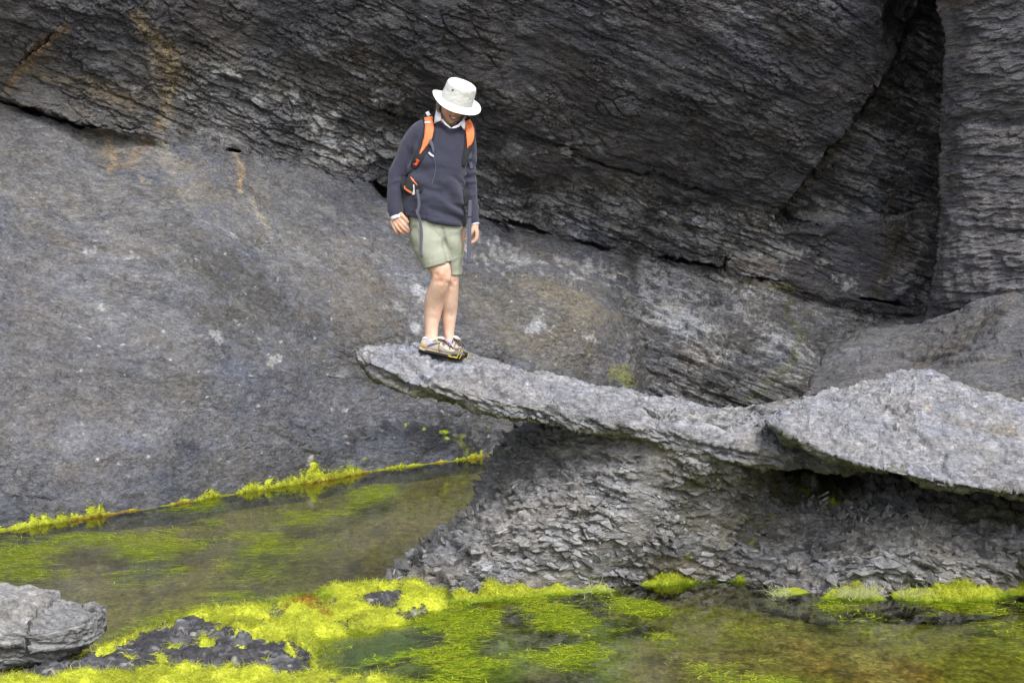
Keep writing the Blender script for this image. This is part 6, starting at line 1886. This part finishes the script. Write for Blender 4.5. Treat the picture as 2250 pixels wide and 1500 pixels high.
# ------------------------------------------------------------------ shirt collar and cuffs
M_shirt = cloth_mat('white_shirt', (0.66, 0.66, 0.74), .02, 500, .8, .03, bumps=.2)
s = Soup()
s.rings(ringed([(989, 284, .010, 22, 25, -.14, .55), (989, 280, .010, 22, 25, -.14, .58), (990, 274, .012, 21.5, 24, -.14, .62), (990, 270, .014, 21, 23.5, -.14, .64)], 8, 40, 2.1))
child(new_obj('shirt_collar', s.mesh('shirt_collar'), M_shirt), person)
def flap(pts):
    s = Soup()
    fr = np.array([W(a, b, d) for a, b, d in pts])
    bk = fr + np.array([0, .006, 0])
    n = len(pts)
    s.add(np.concatenate([fr, bk]), [tuple(range(n)), tuple(range(n, 2 * n))[::-1]] + [(i, (i + 1) % n, n + (i + 1) % n, n + i) for i in range(n)])
    return child(new_obj('collar_flap', s.mesh('collar_flap'), M_shirt), person)
flap([(958.6, 240, -.03), (955.5, 256, -.055), (953.6, 272, -.085), (961, 267.5, -.105), (970.5, 264.5, -.112), (968.5, 252, -.08), (966.5, 242, -.045)])
flap([(970.5, 264.5, -.110), (978, 274, -.118), (989.5, 282.5, -.120), (991, 280.5, -.116), (981, 272, -.105), (973, 262, -.095)])
flap([(989.5, 282.5, -.120), (1000, 282, -.120), (1009.5, 278.5, -.116), (1016, 269, -.10), (1015, 265, -.09), (1006, 274, -.11), (995, 279, -.115)])
flap([(1019.5, 257, -.05), (1015.5, 264, -.085), (1012.5, 275, -.115), (1016.5, 281, -.108), (1021.3, 286.5, -.095), (1022.5, 272, -.075)])
s = Soup()
s.tube([(870, 471, -.048, 14.2, 11.6), (871.5, 476, -.052, 14.0, 11.4), (873, 480.5, -.055, 13.2, 10.8)], 8, 24, roundcap=False)
child(new_obj('shirt_cuff', s.mesh('shirt_cuff'), M_shirt), person)
s = Soup()
s.tube([(1042.5, 489, -.002, 10, 11.6), (1043.5, 494, -.004, 9.8, 11.4)], 6, 24, roundcap=False)
child(new_obj('shirt_cuff', s.mesh('shirt_cuff'), M_shirt), person)

# ------------------------------------------------------------------ shoes
M_tan = cloth_mat('tan_mesh', (0.40, 0.35, 0.29), .16, 260, .8, .10, bumps=.6)
M_wht = cloth_mat('off_white_lining', (0.70, 0.66, 0.62), .05, 300, .8, .05)
M_sole = simple_mat('black_rubber', (0.020, 0.020, 0.020), .6, .2, 90)
M_toe = simple_mat('grey_rubber', (0.125, 0.118, 0.105), .6, .15, 60)
M_yel = simple_mat('yellow_rubber', (0.72, 0.56, 0.02), .5, .1, 60)
M_lace = simple_mat('brown_lace', (0.055, 0.028, 0.022), .8, .2, 200)
M_char = simple_mat('charcoal_suede', (0.095, 0.105, 0.112), .8, .15, 120)
M_mid = simple_mat('tan_foam', (0.42, 0.335, 0.23), .7, .15, 70)
def shoe(heel, toe, side_w, up, label):
    root = empty('shoe', tuple(heel))
    root.parent = person
    root.matrix_parent_inverse = Matrix.Translation(-Vector(person.location))
    a = np.array(toe) - np.array(heel)
    Ln = np.linalg.norm(a)
    ex_ = a / Ln
    uz = np.array(up, float); uz = uz - ex_ * uz.dot(ex_); uz /= np.linalg.norm(uz)
    ey = np.cross(uz, ex_)                                        # to one side
    def T(x, y, z): return np.array(heel) + ex_ * (x * Ln) + ey * y + uz * z
    def part(name, mat, rings=None, soup=None):
        s_ = soup or Soup()
        if rings is not None: s_.rings(np.array(rings))
        o = new_obj(name, s_.mesh(name), mat)
        o.parent = root
        o.matrix_parent_inverse = Matrix.Translation(-Vector(heel))
        return o
    # x, half width, top of the upper, lift of the sole line
    ctl_ = np.array([(0.0, .018, .060, 0.0, .012), (.03, .027, .074, 0, .0105), (.12, .032, .078, 0, .009), (.25, .032, .074, 0, .0095), (.38, .033, .079, 0, .0095), (.48, .036, .076, 0, .0095), (.58, .040, .066, 0, .0095), (.70, .043, .054, 0, .0095), (.82, .042, .045, 0, .011), (.92, .035, .037, 0, .013), (.98, .021, .028, 0, .017), (1.0, .008, .022, 0, .019)])
    qq = crom(ctl_, 46)
    qq[:, 2] *= 1.2
    qx = np.clip(np.interp(np.linspace(0, 1, 46), np.linspace(0, 1, 46), qq[:, 0]), 0, 1)
    th2 = np.linspace(0, 2 * math.pi, 28, endpoint=False)
    def sec(x, hw, zt, zb, sc=1.0, lift=0.0):
        c = []
        for t_ in th2:
            cx, cz = math.cos(t_), math.sin(t_)
            yy = hw * sc * np.sign(cx) * abs(cx) ** .8 * (1 - .42 * max(cz, 0) ** 1.3)
            zz = (zb + (zt - zb) * (0.5 + .5 * np.sign(cz) * abs(cz) ** .75))
            c.append(T(x, yy, zz + lift))
        return c
    toe_up = lambda x: .012 * max(0, (x - .72) / .28) ** 2
    part('shoe_upper', M_tan, [sec(x, hw, zt, zb + .012, 1, toe_up(x)) for x, (_, hw, zt, _, zb) in zip(qx, qq)])
    part('sole', M_sole, [sec(x, hw * 1.10, zb + .012, zb - .012, 1, toe_up(x)) for x, (_, hw, zt, _, zb) in zip(qx, qq)])
    part('midsole', M_mid, [sec(x, hw * 1.13, zb + .016, zb + .004, 1, toe_up(x)) for x, (_, hw, zt, _, zb) in zip(qx, qq) if x < .78])
    part('heel_counter', M_mid, [sec(x, hw * 1.15, zb + .026 - .10 * x, zb - .006, 1, 0) for x, (_, hw, zt, _, zb) in zip(qx, qq) if x < .17])
    part('toe_cap', M_toe, [sec(x, hw * 1.07, zt * (.50 + .56 * sstep(.58, .86, x)) + .002, zb + .004, 1, toe_up(x)) for x, (_, hw, zt, _, zb) in zip(qx, qq) if .48 < x <= .99])
    part('shoe_collar', M_wht, [sec(x, hw * (.93 + .12 * (x > .2)), zt + .006 + .020 * sstep(.22, .42, x), zt - .016 + .02 * sstep(.22, .42, x), 1, 0) for x, (_, hw, zt, _, zb) in zip(qx, qq) if .015 < x < .47])
    # side panels
    s_ = [-1, 1]
    for sg in s_:
        def strip(name, mat, pts, wd, off, flat=False):
            P_ = crom(np.array([(x, z, w_) for (x, z), w_ in zip(pts, wd)]), 14)
            rg = []
            for x, z, w_ in P_:
                hw, zt, zb = (np.interp(x, qx, qq[:, c]) for c in (1, 2, 4))
                def yat(zz):
                    if flat: return hw * 1.10
                    f = np.clip((zz - zb - .012) / max(zt - zb - .012, .005), 0, .98)
                    cz = 2 * f - 1
                    cz2 = np.sign(cz) * abs(cz) ** (1 / .75)
                    return hw * (math.sqrt(max(1 - cz2 * cz2, 0.0)) ** .8) * (1 - .42 * max(cz2, 0) ** 1.3)
                z0, z1 = z - w_, z + w_
                rg.append([T(x, sg * (yat(z0) + off), z0 + toe_up(x)), T(x, sg * (yat(z) + off + .001), z + toe_up(x)), T(x, sg * (yat(z1) + off), z1 + toe_up(x)), T(x, sg * (yat(z1) - .006), z1 + toe_up(x)), T(x, sg * (yat(z0) - .006), z0 + toe_up(x))])
            part(name, mat, rg)
        strip('side_stripe', M_char, [(.17, .030), (.24, .050), (.34, .066), (.42, .074)], [.010, .010, .008, .003], .002)
        strip('yellow_stripe', M_yel, [(.055, .036), (.11, .048), (.18, .058)], [.0014, .0018, .0012], .003)
        strip('yellow_stripe', M_yel, [(.065, .030), (.115, .040), (.16, .047)], [.0012, .0016, .001], .003)
        for x0, z0, x1, z1 in ((.885, .004, .91, .030), (.945, .002, .965, .026), (.80, .010, .90, .004), (.70, .010, .80, .006)):
            strip('sole_lug', M_yel, [(x0, z0), ((x0 + x1) / 2, (z0 + z1) / 2), (x1, z1)], [.0018, .0028, .0018] if x0 < .85 else [.0035, .004, .0035], .0035, True)
        for q_ in range(4):
            strip('eyelet_tab', M_wht, [(.46 + q_ * .055 - .018, .066 - q_ * .0062), (.46 + q_ * .055 + .018, .063 - q_ * .0062)], [.0026, .0026], .0030)
    # laces
    s2 = Soup()
    def lace(pts, r=.0021):
        P_ = crom(np.array(pts), max(10, len(pts) * 5))
        c = np.array([T(*p) for p in P_])
        t_ = np.gradient(c, axis=0); t_ /= np.linalg.norm(t_, axis=1, keepdims=True)
        A1 = np.cross(t_, uz); A1 /= np.linalg.norm(A1, axis=1, keepdims=True) + 1e-9
        B1 = np.cross(A1, t_)
        a_ = np.linspace(0, 2 * math.pi, 6, endpoint=False)
        s2.rings(c[:, None] + r * (A1[:, None] * np.cos(a_)[None, :, None] + B1[:, None] * np.sin(a_)[None, :, None]))
    zt_ = lambda x: float(np.interp(x, qx, qq[:, 2]))
    for q_ in range(5):
        x0 = .45 + q_ * .058
        lace([(x0, -.022, zt_(x0) - .004), (x0 + .02, 0, zt_(x0 + .02) + .005), (x0 + .055, .022, zt_(x0 + .055) - .004)])
        lace([(x0, .022, zt_(x0) - .004), (x0 + .02, 0, zt_(x0 + .02) + .006), (x0 + .055, -.022, zt_(x0 + .055) - .004)])
    for sg in s_:                                                 # bow loops and loose ends
        lace([(.44, 0, .088), (.47, sg * .02, .100), (.54, sg * .042, .092), (.56, sg * .048, .070), (.50, sg * .030, .078), (.45, 0, .088)])
        lace([(.44, 0, .088), (.50, sg * .015, .098), (.60, sg * .030, .088), (.68, sg * .042, .066), (.70, sg * .046, .050)])
        lace([(.44, 0, .088), (.43, sg * .03, .080), (.44, sg * .040, .058), (.46, sg * .043, .036), (.50, sg * .045, .022)])
    part('lace', M_lace, soup=s2)
    s3 = Soup()
    a_ = np.linspace(0, 2 * math.pi, 16, endpoint=False)
    c0 = T(.36, -.036, .089); 
    s3.rings(np.array([[c0 - ey * d_ + (ex_ * math.cos(q_) + uz * math.sin(q_)) * r_ for q_ in a_] for r_, d_ in ((.0052, -.004), (.0052, .002), (.0036, .002), (.0036, .001))]))
    part('lace_ring', M_yel, soup=s3)
    return root
gup = Vector((math.sin(DIP), 0, math.cos(DIP)))
h1 = W(921, 772, 0.0); t1 = W(1017, 794, -0.075)
h2 = W(966, 772, 0.145); t2 = W(1020, 787, -0.02)
shoe(h1, t1, 1, (math.sin(DIP), 0.10, math.cos(DIP)), None)
shoe(h2, t2, 1, (math.sin(DIP), 0.10, math.cos(DIP)), None)
M_sock = cloth_mat('lilac_sock', (0.36, 0.34, 0.48), .08, 300, .9)
for c_ in ((946.5, 742, .012, 15.6, 17.6), (986.5, 742, .083, 13.6, 16.6)):
    s = Soup()
    s.tube([(c_[0], c_[1] + 4, c_[2], c_[3] * .98, c_[4]), (c_[0] - 1, c_[1] + 12, c_[2], c_[3] + .5, c_[4] + 1), (c_[0] - 1, c_[1] + 22, c_[2], c_[3] + 1, c_[4] + 2)], 8, 24, roundcap=False)
    child(new_obj('sock', s.mesh('sock'), M_sock), person)
